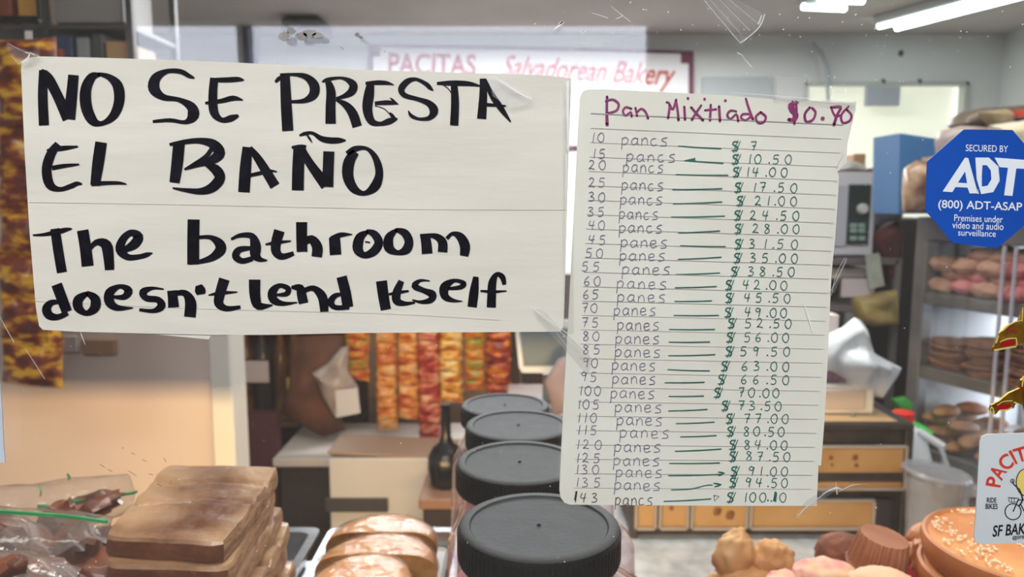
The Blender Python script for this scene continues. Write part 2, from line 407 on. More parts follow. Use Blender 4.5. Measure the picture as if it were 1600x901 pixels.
strokes(l1, [], 0, 0, 1, PI_)
l1.build('lettering', M_ink, sign, False)
l2 = MB()
strokes(l2, [
 [(302,548,34),(265,600,48),(242,680,50),(258,760,48),(310,785,24),(370,768,26),(400,755,22),(426,758,8)], [(243,582,10),(320,572,26),(405,562,8)], [(270,674,24),(340,662,20),(412,655,8)],
 [(526,540,60),(510,650,60),(494,765,48)], [(475,756,26),(560,752,20),(620,752,16),(658,758,6)],
 [(932,540,60),(922,650,60),(908,750,52)], [(882,552,14),(960,538,24),(1040,532,30),(1110,550,50),(1142,595,60),(1105,632,44),(1040,655,24),(960,682,8)],
 [(1060,648,18),(1120,680,52),(1145,725,55),(1105,775,50),(1045,795,34),(970,790,22),(898,778,8)], [(1112,555,20),(1075,612,24),(1010,655,20),(960,680,8)],
 [(1288,565,50),(1278,680,60),(1270,800,60)], [(1300,568,26),(1350,635,44),(1432,768,54)], [(1290,715,18),(1370,697,20),(1400,688,16),(1442,693,6)],
], 0, 60, S33, PI_)
strokes(l2, [
 [(52,568,14),(95,562,20),(128,562,14)], [(92,560,60),(86,680,62),(84,790,62)], [(100,570,40),(150,655,46),(232,765,60)], [(246,588,58),(242,690,58),(238,772,62)],
 [(92,505,8),(120,495,18),(160,492,16),(205,520,28),(250,530,32),(300,530,28),(334,530,6)], [(130,500,8),(145,520,12),(158,542,4)],
 [(340,600,26),(380,575,30),(435,570,18),(475,600,28),(500,650,38),(508,710,42),(485,770,50),(430,806,24),(375,780,46),(345,715,58),(352,640,58),(385,590,40)],
], 440, 60, S33, PI_)
l2.build('lettering', M_ink, sign, False)
l3 = MB()
strokes(l3, [
 [(170,224,8),(230,220,16),(300,206,26),(345,194,20),(374,190,6)], [(286,190,50),(302,300,52),(322,418,52)],
 [(430,198,60),(445,290,60),(456,385,62)], [(455,310,20),(500,262,30),(552,275,58),(565,340,54),(570,405,48)],
 [(650,300,30),(700,270,50),(720,230,50),(680,212,34),(640,245,40),(625,300,48),(665,338,34),(725,336,26),(765,325,24),(794,316,4)],
 [(1008,142,62),(1006,260,62),(1006,376,62)], [(1035,235,18),(1095,235,24),(1140,265,50),(1148,300,56),(1105,340,38),(1040,362,22),(985,372,12)],
 [(1203,245,12),(1250,225,22),(1310,228,34),(1330,275,55),(1330,325,54),(1355,350,28),(1392,355,6)], [(1310,290,18),(1245,300,34),(1228,335,40),(1262,358,30),(1315,345,26)],
 [(1455,200,56),(1438,260,52),(1438,310,48),(1470,335,34),(1530,318,22)], [(1382,272,8),(1440,262,20),(1515,254,6)],
], 0, 300, S33, PI_)
strokes(l3, [
 [(104,156,58),(104,230,56),(106,310,56)], [(112,262,30),(155,245,44),(185,285,55),(182,336,54)],
 [(275,235,58),(278,280,60),(281,326,60)], [(255,240,18),(310,222,26),(368,220,4)],
 [(450,205,16),(408,235,48),(397,295,54),(430,328,34),(480,308,46),(506,262,46),(482,218,40),(440,202,18)], [(435,258,8),(460,262,8)],
 [(600,195,16),(560,235,46),(560,290,52),(605,315,26),(650,298,48),(663,255,46),(640,212,42),(592,195,18)],
 [(745,218,50),(754,270,54),(758,320,56)], [(720,222,8),(760,224,18),(808,232,34),(838,262,48),(838,312,50)], [(860,242,20),(890,216,20),(930,232,44),(955,280,54),(950,332,44)],
], 440, 300, S33, PI_)
l3.build('lettering', M_ink, sign, False)
l4 = MB()
strokes(l4, [
 [(294,480,56),(320,550,56),(348,622,54)], [(330,572,14),(270,574,30),(242,605,46),(255,640,46),(300,650,30),(352,628,26)],
 [(455,525,20),(408,558,48),(408,602,48),(450,630,28),(492,602,50),(494,555,50),(450,523,22)],
 [(590,545,16),(645,545,30),(668,512,44),(625,490,22),(572,520,46),(570,572,50),(612,602,32),(692,602,6)],
 [(852,505,8),(792,500,18),(745,520,40),(762,552,34),(822,560,34),(840,592,44),(800,618,24),(725,612,16)],
 [(896,512,52),(900,555,52),(904,600,58)], [(900,530,24),(960,525,34),(992,572,58),(988,650,60)],
 [(1034,484,34),(1042,510,56),(1046,532,44)],
 [(1168,452,56),(1145,530,52),(1140,580,48),(1180,606,30),(1252,598,18)], [(1085,536,6),(1150,525,20),(1236,520,6)],
 [(1326,455,60),(1328,540,56),(1348,592,44),(1420,588,6)],
 [(1438,535,12),(1490,530,26),(1500,502,30),(1455,486,24),(1420,518,46),(1425,560,44),(1475,580,24),(1548,574,6)],
], 0, 300, S33, PI_)
strokes(l4, [
 [(50,495,14),(95,500,44),(105,540,50),(114,578,50)], [(110,515,24),(165,500,30),(212,545,50),(222,622,42)],
 [(312,440,54),(332,520,56),(345,598,56)], [(330,530,10),(280,538,26),(256,572,36),(280,600,26),(352,598,24)],
 [(520,462,58),(530,540,56),(543,612,54)], [(558,532,12),(610,522,18),(662,514,10)], [(624,462,30),(600,520,44),(600,565,44),(640,580,24),(695,574,10)],
 [(772,462,6),(722,460,16),(692,488,34),(740,512,28),(785,532,42),(775,562,32),(725,572,18),(680,560,6)],
 [(868,502,14),(930,495,24),(950,475,26),(900,460,20),(850,492,48),(850,540,42),(890,563,22),(942,568,4)],
 [(1012,440,28),(1002,520,48),(992,598,48)],
 [(1160,482,20),(1150,442,30),(1120,428,24),(1098,470,42),(1094,540,46),(1092,600,48)], [(1035,514,10),(1100,518,16),(1172,514,6)],
], 440, 300, S33, PI_)
l4.build('lettering', M_ink, sign, False)
cr = MB()
ribbon(cr, [(44,316,.7),(240,319,.7),(440,323,.7),(640,327,.7),(884,328,.7)], PS - .0001)
ribbon(cr, [(52,470,.5),(300,482,.5),(600,490,.5),(780,500,.5)], PS - .0001)
cr.build('fold_line', mat('fold_shadow', (178, 174, 166), .7), sign, False)

# ------------------------------------------------------------------ price list card
PC = PY - .0028
card = thing('price_list', 'handwritten lined bread price card headed Pan Mixtiado in purple', 'price list', W(1080, 785, PC))
cs = MB()
slab(cs, [(1300,165),(1338,158),(1336,175),(1330,200),(1324,225),(1323,254),(1314,262),(1308,268),(1311,275),(1309,312),(1305,372),(1301,410),(1299,432),(1296,500),(1292,590),(1288,660),(1283,727),(1240,727)], PC + .0006, .0004)
cs.build('backing_sheet', M_card, card, False)
cs = MB()
slab(cs, [(916,140),(910,143),(906,152),(903,200),(898,300),(893,400),(888,500),(882,600),(877,700),(874,765),(876,777),(882,785),(890,788),(1000,789),(1140,790),(1276,790),(1279,725),(1282,640),(1288,540),(1294,430),(1299,340),(1306,262),(1318,240),(1322,215),(1330,185),(1333,160),(1260,157),(1100,147),(980,141),(940,139)], PC, .0004)
cs.build('sheet', M_card, card, False)
PL = PC - .0003
rl = MB()
ribbon(rl, [(923,177,1.4),(1100,185,1.4),(1318,195,1.3)], PL + .0001, 2)
ys0, ys1 = 200, 762
for i in range(26):
    t = i / 25; yl = 200 + (762 - 200) * (t ** 1.0) ; sl = 17 * (1 - t) + 2 * t
    xl = 923 - 27 * t; xr = 1314 - 46 * t
    ribbon(rl, [(xl, yl, .75), ((xl + xr) / 2, yl + sl * .5, .75), (xr, yl + sl, .75)], PL + .0001, 2)
rl.build('ruled_lines', M_rule, card, False)
hd = MB()
strokes(hd, [
 [(262,70,14),(260,140,14),(262,215,18)], [(255,95,10),(290,84,12),(322,108,14),(310,142,12),(266,155,10)],
 [(388,132,11),(360,124,11),(344,145,12),(358,168,11),(385,150,11),(390,172,12)], [(410,128,11),(418,170,11)], [(418,150,10),(440,132,11),(462,148,12),(475,182,12)],
 [(572,98,10),(588,110,12),(580,180,13)], [(588,112,12),(605,135,12),(622,85,12)], [(620,88,12),(628,130,12),(634,190,14)],
 [(664,122,12),(668,188,13)], [(700,125,12),(735,165,13),(762,192,13)], [(752,115,11),(728,150,12),(704,188,13)],
 [(802,112,12),(800,150,13),(798,192,14)], [(772,140,10),(830,135,10)], [(845,120,13),(850,195,15)],
 [(935,146,10),(905,142,11),(888,165,12),(905,186,11),(935,160,11),(945,196,13)],
 [(1008,160,10),(970,160,11),(960,180,11),(985,192,11),(1012,170,11)], [(985,80,11),(1000,130,13),(1022,188,13)],
 [(1062,150,11),(1036,175,12),(1050,206,11),(1080,200,12),(1088,172,12),(1062,150,11)],
 [(1255,100,12),(1215,112,20),(1225,145,22),(1248,162,24),(1235,190,24),(1208,188,16)], [(1228,94,10),(1235,150,16),(1238,210,12)], [(1246,94,10),(1248,150,14),(1240,200,10)],
 [(1318,125,12),(1292,160,13),(1300,200,13),(1335,188,12),(1348,150,12),(1330,128,11)],
 [(1428,125,12),(1480,122,14),(1460,165,14),(1444,215,16)], [(1430,128,10),(1450,170,11),(1480,165,9)], [(1520,120,10),(1482,165,12),(1490,205,12),(1525,195,12),(1535,165,12),(1512,138,10)],
], 870, 130, S33, PL, True, 3)
for x, y in ((683,78),(770,82),(878,90)): disc(hd, 870 + x / S33, 130 + y / S33, 2.2, PL)
disc(hd, 870 + 1385 / S33, 130 + 183 / S33, 3.2, PL)
hd.build('heading', M_purple, card, False)
G = {
 '0': [[(.35,1),(.08,.75),(.02,.35),(.25,0),(.5,.1),(.62,.5),(.55,.88),(.35,1)]],
 '1': [[(.4,1),(.3,.5),(.22,0)]],
 '2': [[(.08,.78),(.25,1),(.5,.85),(.4,.5),(.05,.05),(.2,.12),(.62,.02)]],
 '3': [[(.08,.92),(.35,1),(.5,.8),(.2,.55),(.52,.4),(.45,.08),(.02,.05)]],
 '4': [[(.2,1),(.08,.5),(.6,.5)],[(.55,1),(.42,.5),(.34,0)]],
 '5': [[(.62,1),(.2,.98)],[(.2,.98),(.12,.58),(.42,.6),(.55,.3),(.35,.02),(.02,.06)]],
 '6': [[(.5,1),(.15,.6),(.08,.2),(.3,0),(.52,.2),(.4,.45),(.12,.35)]],
 '7': [[(.05,.97),(.6,1)],[(.6,1),(.4,.5),(.25,0)],[(.18,.52),(.55,.56)]],
 '8': [[(.5,.85),(.25,1),(.12,.8),(.45,.45),(.5,.15),(.22,0),(.08,.2),(.3,.5),(.55,.88)]],
 '9': [[(.55,.85),(.25,1),(.1,.7),(.35,.58),(.57,.9)],[(.57,.92),(.45,.4),(.36,0)]],
 'p': [[(.1,.66),(.08,.1),(.02,-.45)],[(.1,.5),(.35,.68),(.6,.45),(.4,.05),(.08,.08)]],
 'a': [[(.58,.58),(.3,.66),(.05,.35),(.2,.02),(.5,.2),(.6,.6)],[(.6,.6),(.55,.2),(.68,.0)]],
 'n': [[(.1,.62),(.12,.3),(.08,0)],[(.1,.35),(.35,.66),(.55,.5),(.58,0)]],
 'e': [[(.08,.32),(.5,.4),(.45,.66),(.15,.6),(.05,.3),(.2,0),(.6,.1)]],
 'c': [[(.5,.62),(.2,.6),(.05,.3),(.2,0),(.55,.1)]],
 's': [[(.62,.72),(.35,.7),(.15,.5),(.5,.3),(.5,.05),(.05,.0)]],
 '.': [],
}
def put(mb, s, x0, x1, yb, h, slope, wd, jit=0.0, seed=0):
    rnd = random.Random(seed); n = len(s); ws = [0.45 if c == '.' else (.55 if c == '1' else 1) for c in s]; tot = sum(ws); x = x0
    for c, q in zip(s, ws):
        cw = (x1 - x0) * q / tot; gw = min(cw * 1.05, h * .95)
        jy = rnd.uniform(-jit, jit)
        base = yb + slope * (x - x0) + jy
        if c == '.': disc(mb, x + cw * .4, base - 1.5, wd * .95, PL, 8)
        for st in G[c]:
            pts = [(x + u * gw * 1.15 + rnd.uniform(-.2, .2), base - v * h + rnd.uniform(-.25, .25), wd) for u, v in st]
            ribbon(mb, pts, PL, 4)
        x += cw
rows = [  # number, x0,x1,yb ; word x0,x1 ; dash ; dollar x ; price, x0,x1,yb   (crop pixels, then crop origin y)
 ('10',180,265,305,335,578,(632,326,858,340),930,'7',1010,1060,350,130),('15',185,272,390,360,622,(665,402,868,416),932,'10.50',995,1240,418,130),
 ('20',165,268,447,342,556,(620,475,893,478),935,'14.00',985,1215,485,130),('25',165,262,540,335,556,(602,553,862,548),945,'17.50',1020,1270,565,130),
 ('30',165,262,615,328,550,(605,627,862,617),955,'21.00',1030,1265,635,130),('35',160,258,692,322,527,(595,696,876,691),942,'24.50',1005,1280,710,130),
 ('40',165,260,762,322,550,(632,778,850,768),945,'28.00',1018,1278,780,130),('45',165,268,838,330,577,(642,845,880,850),945,'31.50',1000,1282,860,130),
 ('50',150,255,108,325,565,(630,116,858,105),940,'35.00',1005,1270,132,370),('55',130,240,178,338,593,(618,195,850,187),925,'38.50',995,1252,203,370),
 ('60',140,240,252,310,577,(615,264,833,257),897,'42.00',968,1210,273,370),('65',135,225,322,313,568,(612,335,808,332),897,'45.50',975,1230,340,370),
 ('70',130,217,392,295,515,(608,408,845,408),893,'49.00',978,1205,416,370),('75',130,228,468,313,533,(585,481,825,481),910,'52.50',980,1235,472,370),
 ('80',135,232,540,303,535,(583,547,798,546),903,'56.00',975,1220,545,370),('85',135,240,608,300,540,(580,618,826,612),898,'59.50',955,1232,618,370),
 ('90',135,217,678,285,515,(577,690,797,697),875,'63.00',962,1225,695,370),('95',125,215,750,287,515,(562,758,770,756),858,'66.50',958,1225,765,370),
 ('100',118,238,190,278,510,(582,196,766,194),838,'70.00',945,1163,200,560),('105',108,230,262,300,548,(580,272,785,264),877,'73.50',945,1178,268,560),
 ('110',105,230,330,310,550,(620,338,822,330),900,'77.00',975,1217,335,560),('115',105,230,395,325,590,(642,407,832,400),905,'80.50',972,1190,402,560),
 ('120',100,255,470,297,542,(615,482,858,470),917,'84.00',975,1210,472,560),('125',100,242,540,293,537,(585,545,850,543),917,'87.50',985,1225,532,560),
 ('130',97,235,600,305,550,(580,609,862,602),925,'91.00',998,1213,610,560),('135',97,248,668,297,540,(595,683,850,657),918,'94.50',982,1210,668,560),
 ('143',88,232,748,302,498,(557,743,805,730),905,'100.10',975,1200,745,560)]
nb = MB(); gb = MB(); last = MB()
for i, (num, a0, a1, ay, p0, p1, dsh, dx, price, q0, q1, qy, oy) in enumerate(rows):
    cx = lambda v: 870 + v / S33
    cy = lambda v: oy + v / S33
    tgt = last if i == 26 else nb
    put(tgt, num, cx(a0), cx(a1) + 2, cy(ay), 14.5, 0.02, 1.15, .3, i)
    word = 'pancs' if i in (0, 1, 2, 3, 4, 5, 6, 26) else 'panes'
    put(tgt, word, cx(p0), cx(p1) + 3, cy(ay + (p1 - p0) * .03) + 2.2, 17.0, 0.02, 1.15, .5, 50 + i)
    wdd = 1.9 if dsh[3] else 1.5
    d0, d1 = (cx(dsh[0]), cy(dsh[1]), 1.5), (cx(dsh[2]), cy(dsh[3]), 1.9)
    if i == 25: ribbon(gb, [d0, (cx(700), cy(678), 1.6), (cx(775), cy(660), 1.5), (cx(812), cy(658), 1.5)], PL, 4); ribbon(gb, [(cx(815), cy(648), 1.4), (cx(856), cy(656), 3), (cx(820), cy(667), 1.4)], PL, 2)
    elif i == 1:
        ribbon(gb, [d0, d1], PL, 4); ribbon(gb, [(cx(665), cy(402), .8), (cx(722), cy(396), 5)], PL, 2)
    else: ribbon(gb, [d0, ((d0[0] + d1[0]) / 2, (d0[1] + d1[1]) / 2 + .5, 1.8), d1], PL, 4)
    if i == 24: ribbon(gb, [(cx(840), cy(590), 1.2), (cx(872), cy(596), 3), (cx(842), cy(610), 1.4)], PL, 2)
    if i == 26:
        ribbon(gb, [(cx(818), cy(712), 1.2), (cx(846), cy(716), 1.2), (cx(822), cy(742), 1.4), (cx(818), cy(712), 1.2)], PL, 1)
    # dollar sign
    X, Yb = cx(dx), cy(qy) - 7
    ribbon(gb, [(X + 5, Yb - 6, 1.4), (X - 1, Yb - 7, 2.2), (X - 4, Yb - 3, 2.2), (X + 2, Yb + 1, 2.6), (X + 3, Yb + 6, 2.2), (X - 6, Yb + 7, 1.6)], PL, 3)
    ribbon(gb, [(X + 4, Yb - 9, 1.2), (X - 3, Yb + 10, 1.4)], PL); ribbon(gb, [(X + 8, Yb - 8, 1.2), (X + 1, Yb + 9, 1.4)], PL)
    put(gb, price, cx(q0), cx(q1) + 4, cy(qy), 14.5 if i not in (0,) else 14, 0.015, 1.35, .4, 90 + i)
ribbon(last, [(cx(103), cy(690), 3), (cx(95), cy(738), 3.4)], PL); 
ribbon(gb, [(cx(1140), cy(692), 3), (cx(1132), cy(742), 3.5)], PL); disc(gb, cx(1100), cy(738), 1.5, PL, 8)
nb.build('bread_counts', M_blue, card, False); gb.build('prices', M_green, card, False); last.build('last_count', M_dark, card, False)

# ------------------------------------------------------------------ clear tape pieces, scratches, residue on the glass
def tape(pts, label, ridges, Y=PY - .0042):
    t = thing('clear_tape', label, 'tape', W(pts[0][0], pts[0][1], Y))
    m = MB(); slab(m, pts, Y, .00025); m.build('strip', M_tape, t, False)
    m = MB()
    for r in ridges: ribbon(m, [(a_, b__, c__ * .75) for a_, b__, c__ in r], Y - .0001, 3)
    m.build('crease', M_tapeedge, t, False)
tape([(10,68),(34,76),(62,86),(40,104),(30,100),(12,82)], 'clear tape on the top left corner of the bathroom sign', [[(38,82,1),(46,84,3),(42,92,4),(33,98,3)],[(12,67,.8),(34,79,.6),(62,88,.8)],[(46,81,1),(54,86,2.5)]])
tape([(762,118),(778,117),(832,152),(828,162),(798,170),(770,150)], 'clear tape over the last letter of PRESTA', [[(770,118,1),(795,136,1.6),(831,156,.8)],[(780,122,.5),(806,141,2.2),(826,153,.8)],[(798,160,.5),(812,166,.6)]])
tape([(832,482),(848,484),(925,560),(918,585),(896,560),(840,500)], 'clear tape joining the sign to the price list', [[(832,481,1.6),(862,503,1.6),(898,530,1.4),(922,556,1)],[(840,488,.8),(880,522,1),(912,556,.8)],[(870,520,.6),(905,566,.8)]])
tape([(1098,0),(1150,0),(1196,22),(1188,42),(1158,68),(1150,62)], 'wide clear tape strip hanging at the top edge above the price list', [[(1100,0,.9),(1125,30,.8),(1155,65,1.4)],[(1140,0,.6),(1186,38,.6)],[(1155,67,1.6),(1172,56,1.8),(1188,40,2.6),(1195,22,2.2)],[(1190,24,2.2),(1185,38,3.4)],[(1125,0,.6),(1172,48,.8)],[(1110,0,.5),(1160,56,.5)]])
tape([(1200,118),(1264,120),(1266,156),(1340,158),(1338,170),(1210,158)], 'clear tape along the top right corner of the price list', [[(1142,144,1),(1215,150,1.4),(1280,155,1.8),(1336,160,1.2)],[(1264,120,.5),(1265,152,.7)],[(1216,120,.4),(1216,150,.6)]])
tape([(880,130),(896,125),(896,520),(880,525)], 'narrow worn tape strip between the two papers', [[(887,126,5),(887,180,5.5),(888,235,4)],[(885,240,3),(884,330,2),(882,420,1)]])
tape([(1240,805),(1262,780),(1300,758),(1308,764),(1270,792),(1246,812)], 'crumpled clear tape by the lower right corner of the price list', [[(1246,806,1),(1262,790,2.2),(1290,770,1)],[(1284,772,1),(1305,762,4),(1315,764,1.4)],[(1306,752,.8),(1308,772,2.6)],[(1310,768,.8),(1330,758,2),(1345,756,.8)]])
tape([(1298,455),(1322,402),(1324,404),(1304,458)], 'thin twisted tape thread right of the price list', [[(1320,402,.9),(1306,430,.8),(1299,462,.8)],[(1323,404,.7),(1308,436,.9),(1297,456,.7)]])
rs_ = MB()
for (cx_, cy_, rx, ry, sd) in ((444,56,9,7,1),(454,48,6,5,2),(472,57,8,6,3),(484,52,10,6,4),(496,55,8,4,5),(558,54,4,3,6),(563,58,3,2,7)):
    pts = []
    for i in range(14):
        a = 2 * math.pi * i / 14; q = 1 + .5 * noise.noise(Vector((math.cos(a) * 2, math.sin(a) * 2, sd * 4.3)))
        pts.append((cx_ + rx * q * math.cos(a), cy_ + ry * q * math.sin(a)))
    slab(rs_, pts, PY - .0006, .0004)
tag(rs_.build('glue_residue', M_residue, None, False), 'grey torn paper glue flecks on the glass above PRESTA', 'residue', kind='stuff')
sc = MB(); rnd = random.Random(3)
for _ in range(230):
    x, y = rnd.uniform(780, 1600), rnd.uniform(0, 900) if rnd.random() < .45 else rnd.uniform(0, 130)
    if 870 < x < 1340 and 135 < y < 790: continue
    disc(sc, x, y, rnd.uniform(.35, 1.1), PY - .0004, 6)
for _ in range(60):
    x, y = rnd.uniform(0, 780), rnd.uniform(520, 900)
    disc(sc, x, y, rnd.uniform(.3, .8), PY - .0004, 6)
for _ in range(46):     # scuffed patch above the card
    x, y = rnd.gauss(925, 32), rnd.gauss(78, 26)
    if y > 110: continue
    a = rnd.uniform(-.9, .2); l = rnd.uniform(3, 14)
    ribbon(sc, [(x, y, .4), (x + l * .5, y + l * .5 * a + 1, .9), (x + l, y + l * a, .4)], PY - .0004, 2)
for _ in range(26):
    x, y = rnd.uniform(1285, 1350), rnd.uniform(120, 190); disc(sc, x, y, rnd.uniform(.4, 1.7), PY - .0004, 8)
for r in ([(110,480,.6),(122,510,1),(133,538,.5)], [(0,495,.4),(22,535,.6)], [(40,545,.4),(70,592,.5)], [(1152,82,1.2),(1163,88,.4)], [(1160,88,.3),(1175,105,.8)], [(925,20,.3),(950,28,.6)], [(955,10,.3),(985,34,.6)], [(1255,472,.6),(1262,492,1.6),(1270,520,.8)], [(873,38,2.5),(880,34,4),(866,46,1)]):
    ribbon(sc, r, PC - .0008 if 1250 < r[0][0] < 1280 and r[0][1] > 400 else PY - .0004, 3)
tag(sc.build('scratches', M_speck, None, False), 'white scratches and dust specks scattered over the display glass', 'scratches', kind='stuff')
hs = MB()
for x, y, l, a in ((155,725,10,.6),(168,733,8,.5),(200,735,14,.7),(232,740,8,.2),(222,718,8,.4),(205,707,6,.5),(190,700,4,-.3),(255,715,5,1.4),(245,755,7,.6),(600,80,3,.2),(532,73,5,.9)):
    ribbon(hs, [(x, y, .5), (x + l * .5, y + l * a * .4, 1), (x + l, y + l * a, .4)], PY - .0004, 3)
tag(hs.build('crumbs', mat('crumb_brown', (104, 76, 58), .8), None, False), 'tiny brown flecks on the glass over the left counter wall', 'crumbs', kind='stuff')

# ------------------------------------------------------------------ security sticker
M_adt = mat('sticker_blue', (22, 78, 176), .35, col2=(16, 66, 158), scale=10, bump=.1, bscale=60)
M_stw = mat('sticker_white', (222, 230, 240), .4)
PB = PY - .0010
adt = thing('security_sticker', 'blue octagonal security sticker with white lettering at the right edge', 'sticker', W(1535, 386, PB))
m = MB(); slab(m, [(1506,202),(1582,203),(1628,256),(1622,334),(1558,388),(1488,379),(1446,328),(1449,252)], PB, .0005); m.build('face', M_adt, adt, False)
m = MB(); PBt = PB - .0002
text_mesh(m, 'SECURED BY', 1509, 1575, 226.5, 237, PBt, 1.5, .004)
slab(m, [(1508,246),(1513,247),(1528,302),(1515,302),(1512,293),(1493,292),(1488,300),(1473,299)], PBt, .0001)
m.build('lettering', M_stw, adt, False)
m = MB()   # hole of the A, in blue over the white
slab(m, [(1508,268),(1511,286),(1497,285)], PBt - .0001, .0001); slab(m, [(1514,246),(1516,246),(1533,303),(1530,303)], PBt - .0001, .0001)
m.build('letter_gap', M_adt, adt, False)
m = MB()
def ringpoly(outer, inner):
    n = len(outer)
    vs = [W(x, y, PBt) for x, y in outer + inner]
    m.add(vs, [(i, (i + 1) % n, n + (i + 1) % n, n + i) for i in range(n)])
ringpoly([(1524,246),(1545,246),(1560,260),(1562,282),(1552,300),(1534,303),(1528,303),(1526,280)], [(1535,258),(1542,258),(1548,266),(1549,280),(1543,290),(1536,291),(1534,291),(1534,275)])
slab(m, [(1554,246),(1606,250),(1606,264),(1588,263),(1582,306),(1569,305),(1575,262),(1562,261)], PBt, .0001)
text_mesh(m, '(800) ADT-ASAP', 1466, 1597, 314, 331, PBt, 2.0, .012)
text_mesh(m, 'Premises under', 1491, 1567, 336, 346.5, PBt, 2.0, .003)
text_mesh(m, 'video and audio', 1488, 1568, 347, 358, PBt, 2.0, .003)
text_mesh(m, 'surveillance', 1497, 1556, 359, 369, PBt, 2.0, .003)
m.build('lettering', M_stw, adt, False)

# bakery sticker with bicycle
stk = thing('bakery_sticker', 'white round-cornered bakery sticker with red arched name and a bicycle', 'sticker', W(1560, 848, PB))
m = MB(); pts = [(1542,678),(1534,682),(1531,690),(1529,730),(1525,800),(1522,838),(1524,846),(1532,850),(1600,848),(1680,840),(1690,826),(1694,690),(1690,680),(1640,675)]
slab(m, pts, PB, .0005); m.build('face', mat('sticker_paper', (206, 214, 218), .4, col2=(198, 206, 212), scale=10), stk, False)
m = MB(); text_mesh(m, "PACITA'S", 0, 1, 0, 1, PBt, arc=(1612, 768, 49, 74, 172, 62), bold=.02); m.build('arched_name', mat('sticker_red', (206, 62, 52), .4), stk, False)
m = MB()
text_mesh(m, 'RIDE', 1542, 1557, 777, 785, PBt, 1, .02); text_mesh(m, 'BIKES', 1540, 1559, 786.5, 795, PBt, 1, .02)
text_mesh(m, 'SF BAKE', 1550, 1612, 818, 836, PBt, -5, .02, .3); text_mesh(m, '@SFBA', 1582, 1606, 836, 843, PBt, -4, .02)
def circ(mb, x, y, r, wd, Y=PBt, n=22, ry=None):
    ribbon(mb, [(x + r * math.cos(2 * math.pi * i / n), y + (ry or r) * math.sin(2 * math.pi * i / n), wd) for i in range(n + 1)], Y, 2)
circ(m, 1583, 799, 12.5, 1.6); circ(m, 1622, 800, 12.5, 1.6)
for L in ([(1583,799,1.8),(1592,778,1.8)], [(1592,781,1.6),(1608,780,1.6)], [(1594,786,1.6),(1602,801,1.6)], [(1602,801,1.6),(1622,800,1.6)], [(1602,801,1.6),(1608,780,1.6)], [(1582,750,1.4),(1584,756,1.6),(1593,764,1.6)], [(1593,764,2),(1598,780,2),(1592,790,2.4)], [(1575,777,1.2),(1590,778,1.2)], [(1576,779,.9),(1578,784,.9),(1588,784,.9)], [(1580,777,.8),(1581,784,.8)], [(1585,777,.8),(1585,784,.8)]): ribbon(m, L, PBt, 3)
circ(m, 1582, 751, 2.8, 1.2); circ(m, 1603, 753, 15, 1.4, ry=21)
m.build('line_drawing', rgb('sticker_black', (30, 28, 32)), stk, False)
m = MB(); disc(m, 1603, 753, 14.6, PBt + .0001, 20, 20.6); m.build('yellow_loaf', rgb('sticker_yellow', (226, 202, 110)), stk, False)

# gold foil emblems at the right edge
M_gold = mat('gold_foil', (214, 168, 66), .28, metal=.75, col2=(150, 108, 36), scale=90, bump=.3, bscale=200)
M_red = rgb('deep_red', (150, 18, 26), .35)
M_goldl = mat('pale_gold', (244, 220, 130), .3, metal=.4)
def emblem(out, red, rims, label, txt):
    t = thing('gold_emblem', label, 'emblem', W(out[0][0], out[0][1], PB))
    m = MB(); slab(m, out, PB, .0012); m.build('foil', M_gold, t, False)
    m = MB(); slab(m, red, PB - .0004, .0004); m.build('red_inlay', M_red, t, False)
    m = MB()
    for r in rims: ribbon(m, r, PB - .0006, 3)
    m.build('rim', M_goldl, t, False)
    if txt: m = MB(); text_mesh(m, '1996', 1570, 1590, 512, 521, PB - .0003, -6, .03); m.build('year', rgb('year_red', (136, 44, 24)), t, False)
emblem([(1552,549),(1552,543),(1558,530),(1562,520),(1575,508),(1592,501),(1598,485),(1604,485),(1604,560),(1600,531),(1588,541),(1570,544)], [(1562,540),(1566,534),(1582,530),(1586,532),(1585,538),(1572,541)],
       [[(1553,547,3),(1570,544,2.6),(1588,541,2.6)],[(1562,534,1.5),(1575,529,2),(1588,528,2)],[(1588,528,2),(1589,540,2)],[(1556,536,2.4),(1560,524,3)],[(1566,518,1.4),(1580,506,1.2),(1596,500,1.4)],[(1598,480,1.6),(1597,502,1.6)]], 'upper gold foil ribbon emblem dated 1996 at the right edge', True)
emblem([(1550,646),(1547,640),(1549,633),(1562,626),(1576,614),(1594,606),(1596,594),(1606,584),(1606,660),(1600,632),(1588,629),(1584,638),(1562,640),(1556,647)], [(1557,638),(1560,633),(1578,630),(1580,634),(1576,638),(1562,641)],
       [[(1549,646,4),(1549,636,4.6),(1553,646,4)],[(1558,633,1.6),(1568,627,1.6),(1582,626,1.8)],[(1562,641,2.6),(1574,640,2.6),(1582,636,2.2)],[(1584,628,2.6),(1590,630,2)],[(1597,604,2),(1599,592,2.4),(1604,586,2)]], 'lower gold foil ribbon emblem just above the bakery sticker', False)
m = MB(); slab(m, [(1598,606),(1602,600),(1608,600),(1608,640),(1601,634)], PB - .0004, .0004)
tag(m.build('red_seal', M_red, None, False), 'dark red seal edge beside the lower gold emblem', 'seal')
m = MB(); slab(m, [(-60,560),(0,600),(3,640),(6,700),(8,722),(-60,724)], PB, .0005)
tag(m.build('paper_note', mat('blue_white_paper', (186, 196, 208), .6, col2=(178, 188, 200), scale=5), None, False), 'pale blue-white paper edge taped at the far left of the glass', 'paper')

